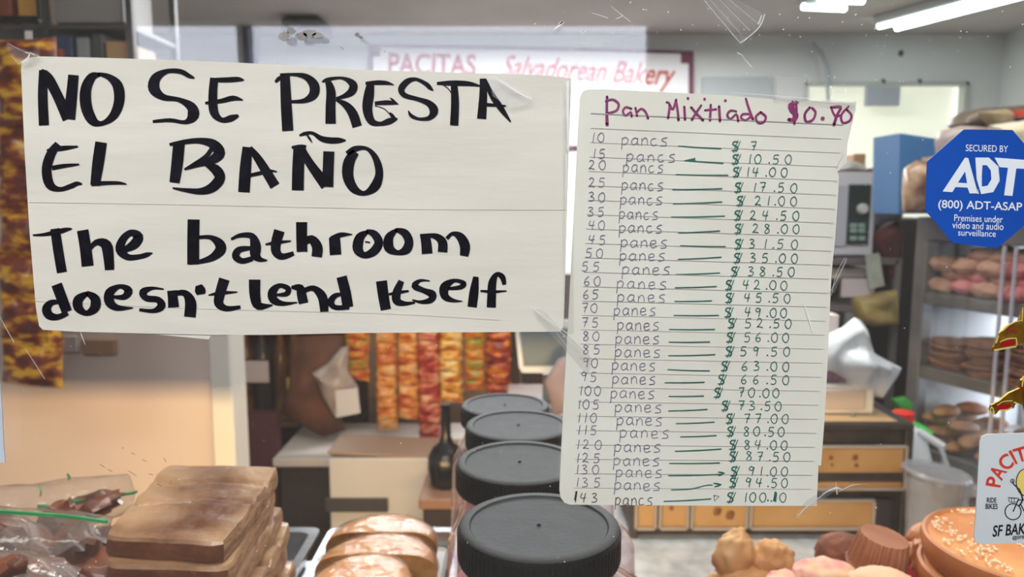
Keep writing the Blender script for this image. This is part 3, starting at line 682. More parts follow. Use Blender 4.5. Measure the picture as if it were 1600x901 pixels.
# ------------------------------------------------------------------ jars
M_jar = film('clear_jar_plastic', (.97, .93, .93), haze=.20, hazecol=(230, 196, 200), rough=.04, bump=.15, bscale=30, fres=1.5)
DZ = 1.0
def jar(x, y, top, rl, label, cl, sd):
    t = thing('plastic_jar', label, 'jar', (x, y, DZ), 'black-lidded jars in a row')
    h = top - DZ; s = 1.0
    body = MB()
    secs = [(0.052, 0.002, 3.4, .014), (.060, .012, 3.4, .016), (.063, h * .32, 3.2, .016), (.0615, h * .36, 3.2, .016), (.063, h * .40, 3.2, .016), (.063, h * .66, 3.0, .018), (.0625, h * .74, 2.7, .018),
            (.058, h * .80, 2.4, .014), (rl * .97, h * .86, 2.0, .003), (rl * .90, h * .885, 2, 0), (rl * .90, h - .004, 2, 0)]
    rs = []
    for r, z, sup, off in secs:
        wide = 1.28 if z < h * .75 else (1.18 if z < h * .81 else 1)
        ring = []
        for i in range(40):
            a = 2 * math.pi * i / 40; ca, sa = math.cos(a), math.sin(a); k = (abs(ca) ** sup + abs(sa) ** sup) ** (-1 / sup)
            ring.append((x + off + r * k * ca * wide, y + r * k * sa, DZ + z))
        rs.append(ring)
    body.rings(rs, True, True, False); body.build('body', M_jar, t)
    lid = MB(); lid.lathe((x, y, top), [(rl * .995, -.023), (rl, -.021), (rl, -.004), (rl * .985, -.001), (rl * .95, 0), (rl * .86, 0)], 96, cap1=False)
    lid.build('lid', M_black, t)
    rib = MB()
    for i in range(96):
        a = 2 * math.pi * i / 96
        rib.box((x + rl * math.cos(a), y + rl * math.sin(a), top - .0125), (.0012, .0014, .017), a)
    rb = rib.build('grip_ribs', M_black, t, False)
    lt = MB(); lt.lathe((x, y, top), [(rl * .86, 0), (rl * .84, -.0012), (rl * .80, -.0014), (rl * .02, -.0014), (rl * .015, .0)], 64, cap0=False); lt.build('lid_panel', M_lidtop, t)
    nb_ = MB(); nb_.lathe((x, y, top - .0014), [(.0016, 0), (.0012, .0009)], 10); nb_.build('nub', M_black, t)
    # contents
    st = MB(); rn = random.Random(sd)
    for k in range(95):
        a, q = rn.uniform(0, 6.28), rn.random() ** .5
        px, py_, pz = x + .016 + q * .058 * math.cos(a), y + q * .046 * math.sin(a), DZ + .018 + rn.random() * (h * .60)
        blob((px, py_, pz), (.013, .011, .008), 8, .15, 2, k, M=Matrix.Rotation(rn.uniform(0, 3), 3, 'X'), mb=st)
    tag(st.build('candy_pile', mat('pink_sweets', (196, 92, 116), .5, col2=(226, 160, 160), scale=40)), cl, 'candy', kind='stuff')
for (lx, ly, Yj, rl, lab, cl, sd) in (
  (842, 817, .475, .0545, 'nearest clear plastic jar with a black ribbed lid', 'pink sweets inside the nearest black-lidded jar', 1),
  (812, 719, .612, .0545, 'second nearest clear jar with black lid behind the front one', 'pink sweets inside the second nearest jar', 2),
  (810, 662, .742, .0545, 'third jar from the front with a black lid', 'pink sweets inside the third jar from the front', 3),
  (789, 631, .852, .0520, 'farthest black-lidded jar at the back of the row', 'pink sweets inside the farthest jar', 4)):
    p = W(lx, ly, Yj); jar(p.x, Yj, p.z, rl, lab, cl, sd)

# ------------------------------------------------------------------ trays, slabs, loaves
def tray(x0, x1, y0, y1, z0, h, label, m=M_steel, lip=.008):
    t = thing('steel_tray', label, 'tray', ((x0 + x1) / 2, (y0 + y1) / 2, z0))
    b = MB(); cx_, cy_ = (x0 + x1) / 2, (y0 + y1) / 2; hx, hy = (x1 - x0) / 2, (y1 - y0) / 2
    def rr(dx, dy, z, r=.012):
        pts = []
        for (sx, sy, a0) in ((1, 1, 0), (-1, 1, 90), (-1, -1, 180), (1, -1, 270)):
            for k in range(4):
                a = R(a0 + k * 30); pts.append((cx_ + sx * (dx - r) + r * math.cos(a), cy_ + sy * (dy - r) + r * math.sin(a), z))
        return pts
    b.rings([rr(hx - .01, hy - .01, z0), rr(hx - .003, hy - .003, z0 + h), rr(hx + lip, hy + lip, z0 + h + .001), rr(hx + lip, hy + lip, z0 + h - .003), rr(hx, hy, z0 + h - .003), rr(hx - .006, hy - .006, z0 + .002)][::1], True, True, False)
    b.add(rr(hx - .011, hy - .011, z0 + .002), [tuple(range(16))])
    b.build('pan', m, t); return t
pL = W(485, 812, .885).x
tray(-.62, -.249, .45, .885, DZ + .05, .035, 'steel tray under the stacked brown pastry slabs')
tray(-.222, -.066, .45, .885, DZ + .05, .035, 'narrow steel tray holding the cut loaves')
rz_ = thing('tray_riser', 'low steel riser under the two pastry trays', 'riser', (-.35, .66, DZ))
MB().bbox((-.345, .66, DZ + .046), (.56, .44, .004), .001).build('top', M_steel, rz_)
for x in (-.6, -.09):
    MB().box((x, .66, DZ + .022), (.006, .42, .044)).build('leg', M_steel, rz_)

M_slab = mat('glazed_brown_crust', (98, 56, 32), .36, col2=(176, 138, 104), scale=13, detail=10, lo=.38, hi=.62, bump=.5, bscale=90, coat=.3)
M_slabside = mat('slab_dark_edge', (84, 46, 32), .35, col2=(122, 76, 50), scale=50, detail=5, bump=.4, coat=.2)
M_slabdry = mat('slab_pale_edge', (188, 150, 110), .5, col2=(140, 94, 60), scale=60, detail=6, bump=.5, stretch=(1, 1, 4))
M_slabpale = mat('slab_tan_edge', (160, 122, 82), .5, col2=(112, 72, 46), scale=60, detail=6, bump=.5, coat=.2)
M_wrap = film('cling_wrap', (.99, .98, .97), haze=.03, hazecol=(210, 190, 170), rough=.16, bump=.9, bscale=45, fres=1.3)
top_z = 1.262
c4 = [WZ(160, 838, top_z), WZ(352, 846, top_z), WZ(437, 728, top_z), WZ(262, 724, top_z)]
def slabcake(i, z1, th, sh, rot, label):
    c = sum(c4, Vector()) / 4
    M = Matrix.Translation((c.x + sh[0], c.y + sh[1], 0)) @ Matrix.Rotation(rot, 4, 'Z') @ Matrix.Translation((-c.x, -c.y, 0))
    t = thing('pastry_slab', label, 'pastry', (c.x + sh[0], c.y + sh[1], z1 - th), 'brown pastry slabs stacked on the tray')
    n = 26; b = MB()
    def outline(ins, z, wob):
        out = []
        for e in range(4):
            p, q = c4[e], c4[(e + 1) % 4]
            for k in range(n):
                u = k / n; x = p.lerp(q, u); x = x.lerp(c, ins)
                ed = min(u, 1 - u); x = x.lerp(c, .035 * max(0, 1 - ed * 12))
                nn = noise.noise(Vector((x.x * 45, x.y * 45, z * 30 + i * 5)))
                v = M @ Vector((x.x, x.y, z)); v += Vector((nn * wob, nn * wob, 0)); out.append(v)
        return out
    zb = z1 - th
    b.cur = 1; b.rings([outline(.02, zb, .0015), outline(-.005, zb + th * .25, .002), outline(-.006, zb + th * .6, .002), outline(.0, z1 - th * .18, .0015)], True, True, False)
    b.cur = 0
    rr = [outline(.0, z1 - th * .18, .0015)]
    for ins in [.015, .04] + [.1 + .05 * q_ for q_ in range(18)]:
        o = outline(ins, z1, .0008)
        for v in o:
            g = noise.noise(Vector((v.x * 12, v.y * 60, i * 3))) * .0016 + noise.noise(Vector((v.x * 40, v.y * 50, i))) * .0012
            # creases running across
            for yc, sl, dp in ((.56, .03, .0035), (.60, -.05, .003), (.655, .02, .003)):
                dd = (v.y - yc - sl * (v.x - c.x) - .006 * noise.noise(Vector((v.x * 30, yc * 9, i))));  g -= 1.8 * dp * math.exp(-(dd / .0028) ** 2)
            v.z += g
        rr.append(o)
    b.rings(rr, True, False, True)
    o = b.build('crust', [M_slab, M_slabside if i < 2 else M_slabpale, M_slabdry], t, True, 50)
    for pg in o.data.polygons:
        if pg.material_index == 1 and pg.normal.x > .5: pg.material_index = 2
    # the folded wrap around each slab
    rnd_ = random.Random(i)
    return t
zz = top_z; names_ = ['topmost glazed brown pastry slab of the stack', 'second brown pastry slab from the top', 'third pastry slab from the top with pale rim', 'fourth pastry slab from the top', 'fifth pastry slab down in the stack', 'sixth pastry slab down in the stack', 'seventh pastry slab, near the tray', 'eighth pastry slab just above the bottom ones', 'ninth pastry slab down, second lowest', 'lowest pastry slab lying on the tray']
ths = [.0165, .017, .017, .0165, .0175, .017, .0175, .018, .0185, .019]
shs = [(0, 0), (.001, -.006), (.003, -.004), (.010, -.001), (.005, -.006), (.012, -.004), (.006, 0), (.012, -.004), (.014, 0), (.016, -.006)]
for i in range(10):
    slabcake(i, zz, ths[i], shs[i], R((0, 1.5, -1, 1, -2.2, 0, 1, -1, 1, 0)[i]), names_[i]); zz -= ths[i] + .0003
# loaves
M_crust = mat('loaf_crust', (214, 152, 88), .6, col2=(184, 116, 60), scale=40, detail=6, bump=.25, bscale=120, coat=.0, lo=.3, hi=.8)
M_crumb = mat('loaf_crumb', (186, 136, 76), .8, col2=(158, 108, 56), scale=60, bump=.3)
def loaf(px, py, Y, rx, ry, rz, zb, label, dark=0):
    p = W(px, py, Y); t = thing('half_loaf', label, 'bread', (p.x, Y, zb), 'half loaves standing in the narrow tray')
    b = MB(); n, h = 24, 10
    b.cur = 0; rs = []
    for k in range(h + 1):
        th = math.pi / 2 * k / h; ring = []
        for i in range(n + 1):
            a = math.pi * i / n
            x = rx * math.cos(a) * max(0, math.cos(th)) ** .42; y_ = ry * math.sin(a) * max(0, math.cos(th)) ** .55; z = rz * math.sin(th) ** .85 if k else 0
            nn = 1 + .03 * noise.noise(Vector((x * 30, y_ * 30, z * 30 + Y * 9)))
            ring.append((p.x + x * nn, Y + y_, zb + .035 + z * nn))
        rs.append(ring)
    b.rings(rs, False, False, False)
    rs2 = [[(q[0] * 1 + (p.x - q[0]) * .10, q[1] if q[1] < Y + .002 else q[1] - .004, zb) for q in rs[0]], rs[0]]
    b.rings(rs2, False, False, False)
    b.cur = 1
    face = [r[0] for r in rs2] + [r[0] for r in rs[1:]] + [r[-1] for r in rs[::-1]] + [rs2[0][-1]]
    b.add(face, [tuple(range(len(face)))])
    b.build('bread', [M_crust, M_crumb], t, True, 50)
    # wrap with glints
    wv = MB(); rs3 = []
    for r in rs: rs3.append([(p.x + (q[0] - p.x) * 1.03, Y + (q[1] - Y) * 1.03 - .002, q[2] + .002 + .0015 * noise.noise(Vector((q[0] * 90, q[1] * 90, q[2] * 90)))) for q in r])
    wv.rings(rs3, False, False, False); wv.build('wrapper', M_wrap, t)
z0 = DZ + .053
def loafz(px, pytop, Y): return W(px, pytop, Y).z
for (px, apex, Y, rx, lab) in ((595, 831, .775, .062, 'rearmost half loaf of golden bread'), (587, 866, .690, .0605, 'middle half loaf of browned bread'), (560, 905, .615, .050, 'nearest half loaf, cut off by the bottom edge')):
    zt = W(px, apex, Y).z
    loaf(px, apex, Y, rx, .070, .022, zt - .035 - .022, lab)
# support board under the loaves
m = MB(); m.bbox((-.142, .72, z0 + .01), (.13, .30, .02), .004)
tag(m.build('bread_board', rgb('board_white', (210, 208, 204)), None), 'small white board lifting the half loaves in the tray', 'board')

# ------------------------------------------------------------------ bags of cookies at left
M_bag = film('zip_bag_film', (.95, .94, .93), haze=.11, hazecol=(224, 212, 204), rough=.10, bump=1.0, bscale=26, fres=1.5)
M_zip = mat('green_zip', (34, 132, 74), .4, col2=(60, 150, 96), scale=60)
M_choc = mat('dark_brown_cookie', (124, 66, 40), .5, col2=(58, 28, 20), scale=34, detail=6, bump=.6, bscale=60, coat=.3)
def zipbag(out, Y, dep, zips, label, seed):
    t = thing('zip_bag', label, 'plastic bag', W(out[0][0], out[0][1], Y), 'zip bags of dark cookies')
    m = MB(); pillow(m, out, Y, dep, .5, 30, seed, 10); m.build('film', M_bag, t, True, 60)
    for zz_ in zips:
        m = MB(); P = [W(x, y, Y - dep * zf) for x, y, zf in catmull(zz_, 5)]
        rsz = [[p + Vector((0, -.001, -.0013)), p + Vector((0, .001, -.0013)), p + Vector((0, .001, .0013)), p + Vector((0, -.001, .0013))] for p in P]
        m.rings(rsz); m.build('zip', M_zip, t, False)
def cookie(px, py, Y, r, label, sd):
    p = W(px, py, Y)
    tag(blob(p, r, 22, .35, 2.2, sd, M=Matrix.Rotation(sd * .7, 3, 'Y')).build('cookie', M_choc), label, 'cookie', 'dark cookies in the zip bags')
zipbag([(-60,765),(30,760),(100,748),(203,742),(212,770),(205,800),(170,812),(90,830),(-60,830)], .72, .03, [[(120,752+44,.5),(60,790,.9),(80,801,.8)],[(62,797,.8),(90,788,1),(130,781,1),(200,771,.6),(214,768,.3)],[(105,738+3,.3),(109,745,.6),(107,749,.5)],[(62,760,.6),(64,768,.8),(63,774,.6)]], 'rear zip bag with green seal leaning towards the wall', 3)
zipbag([(-80,795),(0,797),(100,802),(172,815),(160,850),(152,905),(140,960),(-80,960)], .59, .04, [[(-70,796,.2),(0,799,.3),(60,803,.3),(110,807,.3),(168,815,.2)]], 'middle zip bag with a long green seal above dark cookies', 5)
zipbag([(-80,862),(20,866),(70,884),(120,900),(100,990),(-80,990)], .50, .03, [], 'nearest zip bag at the lower left corner', 8)
for k, (x, y, Y, r) in enumerate(((30,860,.585,(.040,.022,.022)),(122,868,.60,(.029,.022,.026)),(88,832,.63,(.034,.02,.017)),(140,792,.70,(.032,.02,.013)),(62,905,.53,(.036,.02,.014)),(-24,838,.62,(.03,.02,.02)),(155,908,.57,(.022,.02,.02)),(0,905,.49,(.02,.015,.012)))):
    cookie(x, y, Y, r, ['dark cookie lump in the middle bag at the far left', 'dark cookie lump in the middle bag beside the slabs', 'cookie half hidden under the green seal', 'cookie in the rear bag below the green seal', 'cookie showing reddish brown in the nearest bag', 'cookie at the left edge behind the big lump', 'cookie between bag and slab stack at the bottom', 'cookie at the lower left corner of the picture'][k], k + 1)
m = MB(); m.bbox((-.45, .62, DZ + .108), (.20, .38, .046), .01)
tag(m.build('cookie_box', rgb('box_brown', (96, 66, 48))), 'low brown carton under the zip bags', 'box')

# ------------------------------------------------------------------ red basket and its pastries
M_redp = mat('red_plastic', (206, 66, 76), .4, col2=(190, 54, 66), scale=10)
bc = Vector((.47, .625, DZ)); t = thing('red_basket', 'oval red plastic tray holding the sweet breads', 'tray', bc)
b = MB()
prof = [(.80, .0), (.86, .012), (.97, .082), (1.0, .088), (1.01, .084), (.98, .080), (.885, .012), (.80, .006)]
rs = []
for r, z in prof: rs.append([(bc.x + .275 * r * math.cos(2 * math.pi * i / 56), bc.y + .205 * r * math.sin(2 * math.pi * i / 56), DZ + z) for i in range(56)])
b.rings(rs); b.build('bowl', M_redp, t)
M_pale = mat('pale_cookie_dough', (226, 180, 126), .65, col2=(206, 152, 98), scale=30, detail=6, bump=.4, bscale=90)
M_pink = mat('pink_dusted_dough', (228, 186, 150), .7, col2=(222, 134, 140), scale=26, detail=5, bump=.7, bscale=50, lo=.5, hi=.66)
M_cup = mat('brown_muffin', (146, 84, 56), .75, col2=(112, 62, 42), scale=50, bump=.5)
M_liner = mat('brown_paper_liner', (150, 92, 62), .55, col2=(172, 116, 84), scale=30)
M_bun = mat('orange_brown_bun', (196, 124, 66), .5, col2=(166, 92, 48), scale=20, detail=5, bump=.3, coat=.2)
M_tart = mat('tart_side_crust', (192, 118, 60), .5, col2=(150, 84, 44), scale=14, bump=.3, bscale=60)
M_tarttop = mat('tart_golden_top', (226, 160, 96), .45, col2=(200, 122, 62), scale=11, bump=.15, coat=.3)
M_sesame = mat('sesame_seed', (240, 226, 190), .6)
M_sugar = mat('inner_pile_bread', (184, 132, 84), .7, col2=(150, 98, 60), scale=20, bump=.4)
def put_blob(name, px, py, Y, r, m, label, cat, grp, amp=.15, fs=2.2, sd=1, rot=(0, 0, 0), flat=None, ridge=.035):
    p = W(px, py, Y); Mx = (Matrix.Rotation(R(rot[2]), 3, 'Z') @ Matrix.Rotation(R(rot[1]), 3, 'Y') @ Matrix.Rotation(R(rot[0]), 3, 'X'))
    return tag(blob(p, r, 48, amp, fs, sd, M=Mx, flat=flat, ridge=ridge).build(name, m), label, cat, grp)
# twisted knot cookie: three crossing lobes
p = W(1176, 876, .70)
kn = thing('knot_cookie', 'pale golden folded knot cookie at the left of the red tray', 'pastry', p)
for k, (dx, dz, dy, rr, rt, am) in enumerate(((0, -.020, 0, (.038, .028, .020), 0, .2), (-.017, .003, .004, (.020, .018, .027), -12, .22), (-.003, .000, .006, (.012, .012, .020), 60, .3), (.019, -.003, .002, (.023, .018, .023), -30, .22), (.024, -.016, -.012, (.018, .012, .014), 0, .25), (-.008, -.022, -.014, (.020, .010, .010), 0, .25), (-.032, -.027, -.002, (.016, .016, .010), -30, .25))):
    blob(p + Vector((dx, dy, dz)), rr, 52, am, 2.0, k + 3, ridge=.05, M=Matrix.Rotation(R(-rt), 3, 'Y')).build('fold', M_pale, kn, True, 60)
put_blob('sugar_bun', 1290, 900, .63, (.029, .024, .014), M_pink, 'pink mottled sweet bun in the middle of the red tray', 'pastry', None, .12, 2.6, 2)
put_blob('sugar_bun', 1378, 912, .60, (.030, .022, .012), M_pink, 'pink mottled sweet bun in front of the upturned muffin', 'pastry', None, .12, 2.6, 5)
put_blob('sugar_bun', 1232, 915, .63, (.022, .02, .012), M_pink, 'small pink bun peeking at the bottom right of the knot cookie', 'pastry', None, .12, 2.6, 7)
put_blob('brown_bun', 1316, 868, .735, (.028, .026, .024), M_cup, 'round rough brown bun behind the upturned muffin', 'pastry', None, .06, 3, 4)
put_blob('finger_roll', 1452, 838, .73, (.023, .018, .014), M_bun, 'short golden roll behind the sesame tart', 'pastry', None, .08, 2, 8, (0, -18, 0))
put_blob('finger_roll', 1430, 866, .71, (.020, .016, .012), M_bun, 'small golden bun right beside the upturned muffin', 'pastry', None, .08, 2, 9)
put_blob('finger_roll', 1452, 876, .67, (.016, .018, .022), M_bun, 'rough brown roll wedged left of the tart stack', 'pastry', None, .25, 2.5, 10)
# upturned muffin with fluted liner
p = W(1375, 862, .655)
mf = thing('muffin', 'upturned chocolate muffin in a fluted brown paper liner', 'muffin', p)
Mr = Matrix.Rotation(R(8), 3, 'Y') @ Matrix.Rotation(R(6), 3, 'X')
b = MB(); rs = []
for z, r in ((-.014, .0250), (0, .0232), (.014, .0212), (.0165, .0205)):
    ring = []
    for i in range(88):
        q = 1 + (.045 if (i // 2) % 2 else -.03) * (1 if z < .015 else .3)
        ring.append(p + Mr @ Vector((r * q * math.cos(2 * math.pi * i / 88), r * q * math.sin(2 * math.pi * i / 88), z)))
    rs.append(ring)
b.rings(rs, True, False, True); b.build('liner', M_liner, mf, True, 20)
blob(p + Mr @ Vector((0, 0, -.016)), (.0275, .0275, .010), 26, .1, 3, 2, M=Mr).build('cake', M_cup, mf)
# tart stack
def tart(cx, cy, z, r, th, label, seeds, tilt=0):
    t = thing('sesame_tart', label, 'tart', (cx, cy, z - th), 'round tarts stacked at the right of the red tray')
    b = MB(); b.lathe((cx, cy, z), [(r * .90, -th), (r * .97, -th * .8), (r * 1.0, -th * .4), (r * 1.01, -th * .15), (r * .995, .001), (r * .96, .002)], 64, cap1=False)
    b.build('crust', M_tart, t)
    b = MB(); b.lathe((cx, cy, z), [(r * .962, .002), (r * .93, -.001), (r * .6, .001), (r * .2, .002)], 64, cap0=False); b.build('filling', M_tarttop, t)
    if seeds:
        b = MB(); rn = random.Random(5)
        for k in range(900):
            a, q = rn.uniform(0, 6.283), rn.random() ** .5 * r * .9
            x, y = cx + q * math.cos(a), cy + q * math.sin(a)
            if noise.noise(Vector((x * 45, y * 45, 2.2))) < .04: continue
            b.box((x, y, z + .0028), (.0022, .0012, .0010), rn.uniform(0, 3))
        o = b.build('sesame_seeds', M_sesame, t, False); o['kind'] = 'stuff'
p = W(1602, 852, .60)
zt = p.z
tart(p.x, .60, zt, .078, .024, 'upper round golden tart sprinkled with sesame', True)
tart(p.x - .003, .597, zt - .0245, .079, .026, 'tart directly under the sesame-topped one', False)
tart(p.x + .004, .60, zt - .051, .078, .026, 'third tart down in the stack at the right', False)
tart(p.x + .002, .60, zt - .0775, .078, .026, 'lowest tart in the stack at the right', False)
# the hidden lower layer that carries the pastries
rn = random.Random(9); k = 0
for gx in range(5):
    for gy in range(3):
        x, y = .27 + gx * .062, .50 + gy * .085
        if (x - bc.x) ** 2 / .235 ** 2 + (y - bc.y) ** 2 / .165 ** 2 > 1: continue
        if (x - p.x) ** 2 + (y - .60) ** 2 < .105 ** 2: continue
        zc = 1.055
        tag(blob((x, y, zc), (.031, .038, .045), 16, .12, 2, k).build('sweet_roll', M_sugar), 'golden roll under the others in the red tray, ' + ['left', 'second', 'third', 'fourth', 'right'][gx] + ' column, ' + ['front', 'middle', 'rear'][gy] + ' row', 'pastry', 'rolls under the other pastries in the red tray'); k += 1

# ------------------------------------------------------------------ back table with amber cabinet and things on it
TZ = .75; TY = 1.56
tb = thing('back_table', 'grey mottled metal work table behind the pastries', 'table', (.60, 1.575, 0))
MB().bbox((.60, 1.575, TZ - .02), (.92, .55, .04), .006).build('table_top', M_galv, tb)
for x in (.18, 1.02):
    for y in (1.34, 1.8): MB().tube([(x, y, 0), (x, y, TZ - .04)], .018, 10).build('leg', M_steel, tb)
cb = thing('amber_cabinet', 'black-framed pastry cabinet with amber panels on the grey table', 'cabinet', (.5, TY, TZ))
xr = W(1424, 750, TY).x; xl = W(985, 750, TY).x; zt = W(1350, 662, TY).z; D = .26
zm = W(1350, 745, TY).z; zb = TZ
def fbox(x0, x1, y0, y1, z0, z1): return MB().bbox(((x0 + x1) / 2, (y0 + y1) / 2, (z0 + z1) / 2), (x1 - x0, y1 - y0, z1 - z0), .002)
fbox(xl, xr, TY, TY + D, zt - .014, zt).build('top_frame', M_blackwood, cb)
fbox(xl + .02, xr - .03, TY + .015, TY + D - .02, zt, zt + .002).build('top_panel', mat('amber_top', (198, 164, 120), .4), cb)
fbox(xl, xr, TY, TY + .02, zm - .012, zm + .008).build('rail', M_blackwood, cb)
fbox(xr - .018, xr, TY, TY + .02, zb, zt - .014).build('post', M_blackwood, cb)
fbox(xl, xl + .018, TY, TY + .02, zb, zt - .014).build('post', M_blackwood, cb)
fbox(xl + .005, xr - .004, TY + .02, TY + D, zb, zt - .014).build('box', M_blackwood, cb)
def panel_px(x0, x1, y0, y1, fw=.006):
    a, b_ = W(x0, y0, TY), W(x1, y1, TY); f = MB()
    for (u0, u1, v0, v1) in ((a.x, b_.x, a.z - fw, a.z), (a.x, b_.x, b_.z, b_.z + fw), (a.x, a.x + fw, b_.z, a.z), (b_.x - fw, b_.x, b_.z, a.z)):
        f.bbox(((u0 + u1) / 2, TY + .003, (v0 + v1) / 2), (u1 - u0, .012, v1 - v0), .001)
    fr = f.build('door_frame', rgb('door_frame_grey', (158, 148, 140), .4), cb)
    MB().box(((a.x + b_.x) / 2, TY + .008, (a.z + b_.z) / 2), (b_.x - a.x - fw, .004, a.z - b_.z - fw)).build('amber_pane', M_amber, fr)
    return a, b_
panel_px(1150, 1415, 697 - 1, 766); panel_px(990, 1145, 697, 766)
panel_px(1172, 1366, 780, 828); panel_px(1080, 1168, 780, 828); panel_px(1030, 1076, 780, 828); panel_px(992, 1026, 780, 828)
a = W(1372, 780, TY); b_ = W(1392, 828, TY)
fbox(a.x, b_.x, TY - .001, TY + .02, b_.z, a.z).build('dark_gap', rgb('violet_black', (46, 36, 44)), cb)
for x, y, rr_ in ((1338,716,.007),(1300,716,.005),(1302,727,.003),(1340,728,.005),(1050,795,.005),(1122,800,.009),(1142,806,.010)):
    q = W(x, y, TY); m_ = MB(); blob((q.x, TY + .006, q.z), (rr_, .003, rr_ * 1.2), 10, .3, 2, x, mb=m_); m_.build('dark_spot', rgb('spot_brown', (120, 72, 34)), cb)  # small dark brown spots on the amber panes
# white drawer box
def pbox(x0, x1, y0, y1, Y, D, name, m, label, cat, b=.003, parent=None, rz=0):
    a, c_ = W(x0, y0, Y), W(x1, y1, Y)
    o = MB().bbox(((a.x + c_.x) / 2, Y + D / 2, (a.z + c_.z) / 2), (c_.x - a.x, D, a.z - c_.z), b, rz).build(name, m, parent)
    if parent is None: tag(o, label, cat)
    return o
ZT = zt + .002
p0 = W(1376, 665, 1.59); p1 = W(1235, 665, 1.59); hD = .075
dw = thing('drawer_box', 'small white drawer chest with beige drawer front on the amber cabinet', 'drawer', (p0.x, 1.70, ZT))
MB().bbox(((p0.x + p1.x) / 2, 1.70, ZT + .034), (p0.x - p1.x, .15, .068), .003).build('body', M_white, dw)
dr = MB().bbox(((p0.x + p1.x) / 2 - .006, 1.624, ZT + .034), (p0.x - p1.x - .03, .008, .045), .002).build('drawer', rgb('drawer_front', (196, 180, 168)), dw)
q = W(1331, 648, 1.615); MB().lathe((q.x, 1.612, q.z), [(.0045, 0), (.005, .004), (.002, .007)], 12, M=Matrix.Rotation(R(90), 3, 'X')).build('knob', M_steel, dr)
MB().bbox((W(1300, 600, 1.68).x, 1.70, ZT + .092), (.12, .11, .046), .003).build('pink_box', rgb('tmp', (0, 0, 0)), None)
o = bpy.data.objects['pink_box']; o.name = 'pastry_box'; o.data.materials.clear(); o.data.materials.append(mat('box_print', (150, 118, 140), .6, col2=(92, 50, 48), scale=60))
tag(o, 'small printed pastry box on the white drawer chest', 'box')
M_pbag = mat('white_plastic_bag', (222, 226, 230), .35, col2=(206, 212, 220), scale=8, bump=.5, bscale=14, spec=.6)
m = MB(); pillow(m, [(1262,540),(1296,521),(1322,510),(1335,496),(1343,499),(1350,520),(1360,548),(1384,562),(1408,574),(1402,588),(1390,602),(1378,622),(1352,618),(1330,624),(1321,612),(1316,592),(1290,578),(1262,575)], 1.66, .055, .9, 26, 4, 12, .6)
tag(m.build('plastic_bag', M_pbag, None, True, 70), 'crumpled white plastic bag on top of the white drawer chest', 'plastic bag')
# milk jug, tub
JY = 1.76
jg = thing('milk_jug', 'translucent white plastic jug with a red cap', 'jug', (W(1405, 700, JY).x, JY, TZ))
M_jug = mat('milky_plastic', (228, 230, 236), .4, col2=(216, 220, 228), scale=6)
q = W(1408, 700, JY); zt_ = W(1400, 655, JY).z
b = MB(); b.lathe((q.x, JY, 0), [(.060, TZ + .0), (.066, TZ + .01), (.068, (TZ + zt_) / 2), (.066, zt_ - .10), (.052, zt_ - .045), (.026, zt_ - .012), (.019, zt_)], 32, sup=2.6); b.build('body', M_jug, jg)
MB().lathe((q.x, JY, zt_), [(.024, -.002), (.025, .018), (.022, .020)], 20).build('cap', rgb('red_cap', (226, 44, 34)), jg)
MB().tube([(q.x + .02, JY - .03, zt_ - .02), (q.x + .07, JY - .05, zt_ - .05), (q.x + .082, JY - .05, zt_ - .10), (q.x + .07, JY - .05, zt_ - .15)], .010, 10).build('handle', M_jug, jg)
TY2 = 1.47; q = W(1462, 790, TY2)
tub = thing('plastic_tub', 'round translucent plastic tub with a raised lid on the grey table', 'tub', (q.x, TY2, TZ))
M_tub = film('frosted_tub', (.86, .86, .87), haze=.42, hazecol=(176, 176, 182), rough=.25, fres=1.45)
ztb = W(1462, 742, TY2).z
b = MB(); b.lathe((q.x, TY2, 0), [(.048, TZ + .001), (.052, TZ + .01), (.058, ztb - .03), (.062, ztb - .028), (.063, ztb)], 40, cap1=False); b.build('bowl', M_tub, tub)
b = MB(); b.lathe((q.x - .004, TY2, ztb + .002), [(.063, -.002), (.066, .004), (.062, .009), (.052, .006)], 40, M=Matrix.Rotation(R(6), 3, 'Y')); b.build('lid', M_tub, tub)
MB().bbox((q.x + .058, TY2 - .03, ztb - .02), (.024, .03, .022), .004).build('handle', M_tub, tub)
# green bottle / tag
gq = thing('green_brush', 'bright green plastic scoop lying behind the red-capped jug', 'scoop', W(1420, 660, 1.80))
m = MB(); pillow(m, [(1392,622),(1412,618),(1424,628),(1420,648),(1404,650),(1398,640)], 1.84, .02, .4, 20, 2); m.build('head', mat('green_plastic', (60, 150, 44), .4, col2=(40, 120, 40), scale=30), gq)
m = MB(); m.tube([W(1412, 650, 1.83), W(1424, 664, 1.82), W(1440, 672, 1.80), W(1456, 680, 1.78)], [.012, .014, .013, .008], 10); m.build('handle', rgb('green_bright', (52, 190, 74)), gq)

# ------------------------------------------------------------------ lit bread rack along the right
A = Vector((1.035, 1.90, 0)); U = Vector((.37, -.93, 0)).normalized(); V = Vector((U.y, -U.x, 0)) * -1   # V points away to the right/back
V = Vector((.93, .37, 0)).normalized()
RL = 1.05; RD = .46
def RP(u, v, z): p = A + U * u + V * v; return Vector((p.x, p.y, z))
rack_rz = math.atan2(U.y, U.x)
rk = thing('bread_rack', 'tall grey metal bread case with lit shelves at the right', 'rack', (A.x, A.y, 0))
M_rack = mat('rack_grey_metal', (126, 122, 120), .4, metal=.35, col2=(108, 104, 102), scale=10)
def rbox(u0, u1, v0, v1, z0, z1, name, m, parent=rk, b=.003):
    c = RP((u0 + u1) / 2, (v0 + v1) / 2, (z0 + z1) / 2)
    return MB().bbox(c, (u1 - u0, v1 - v0, z1 - z0), b, rack_rz).build(name, m, parent)
ZTOP = 1.452
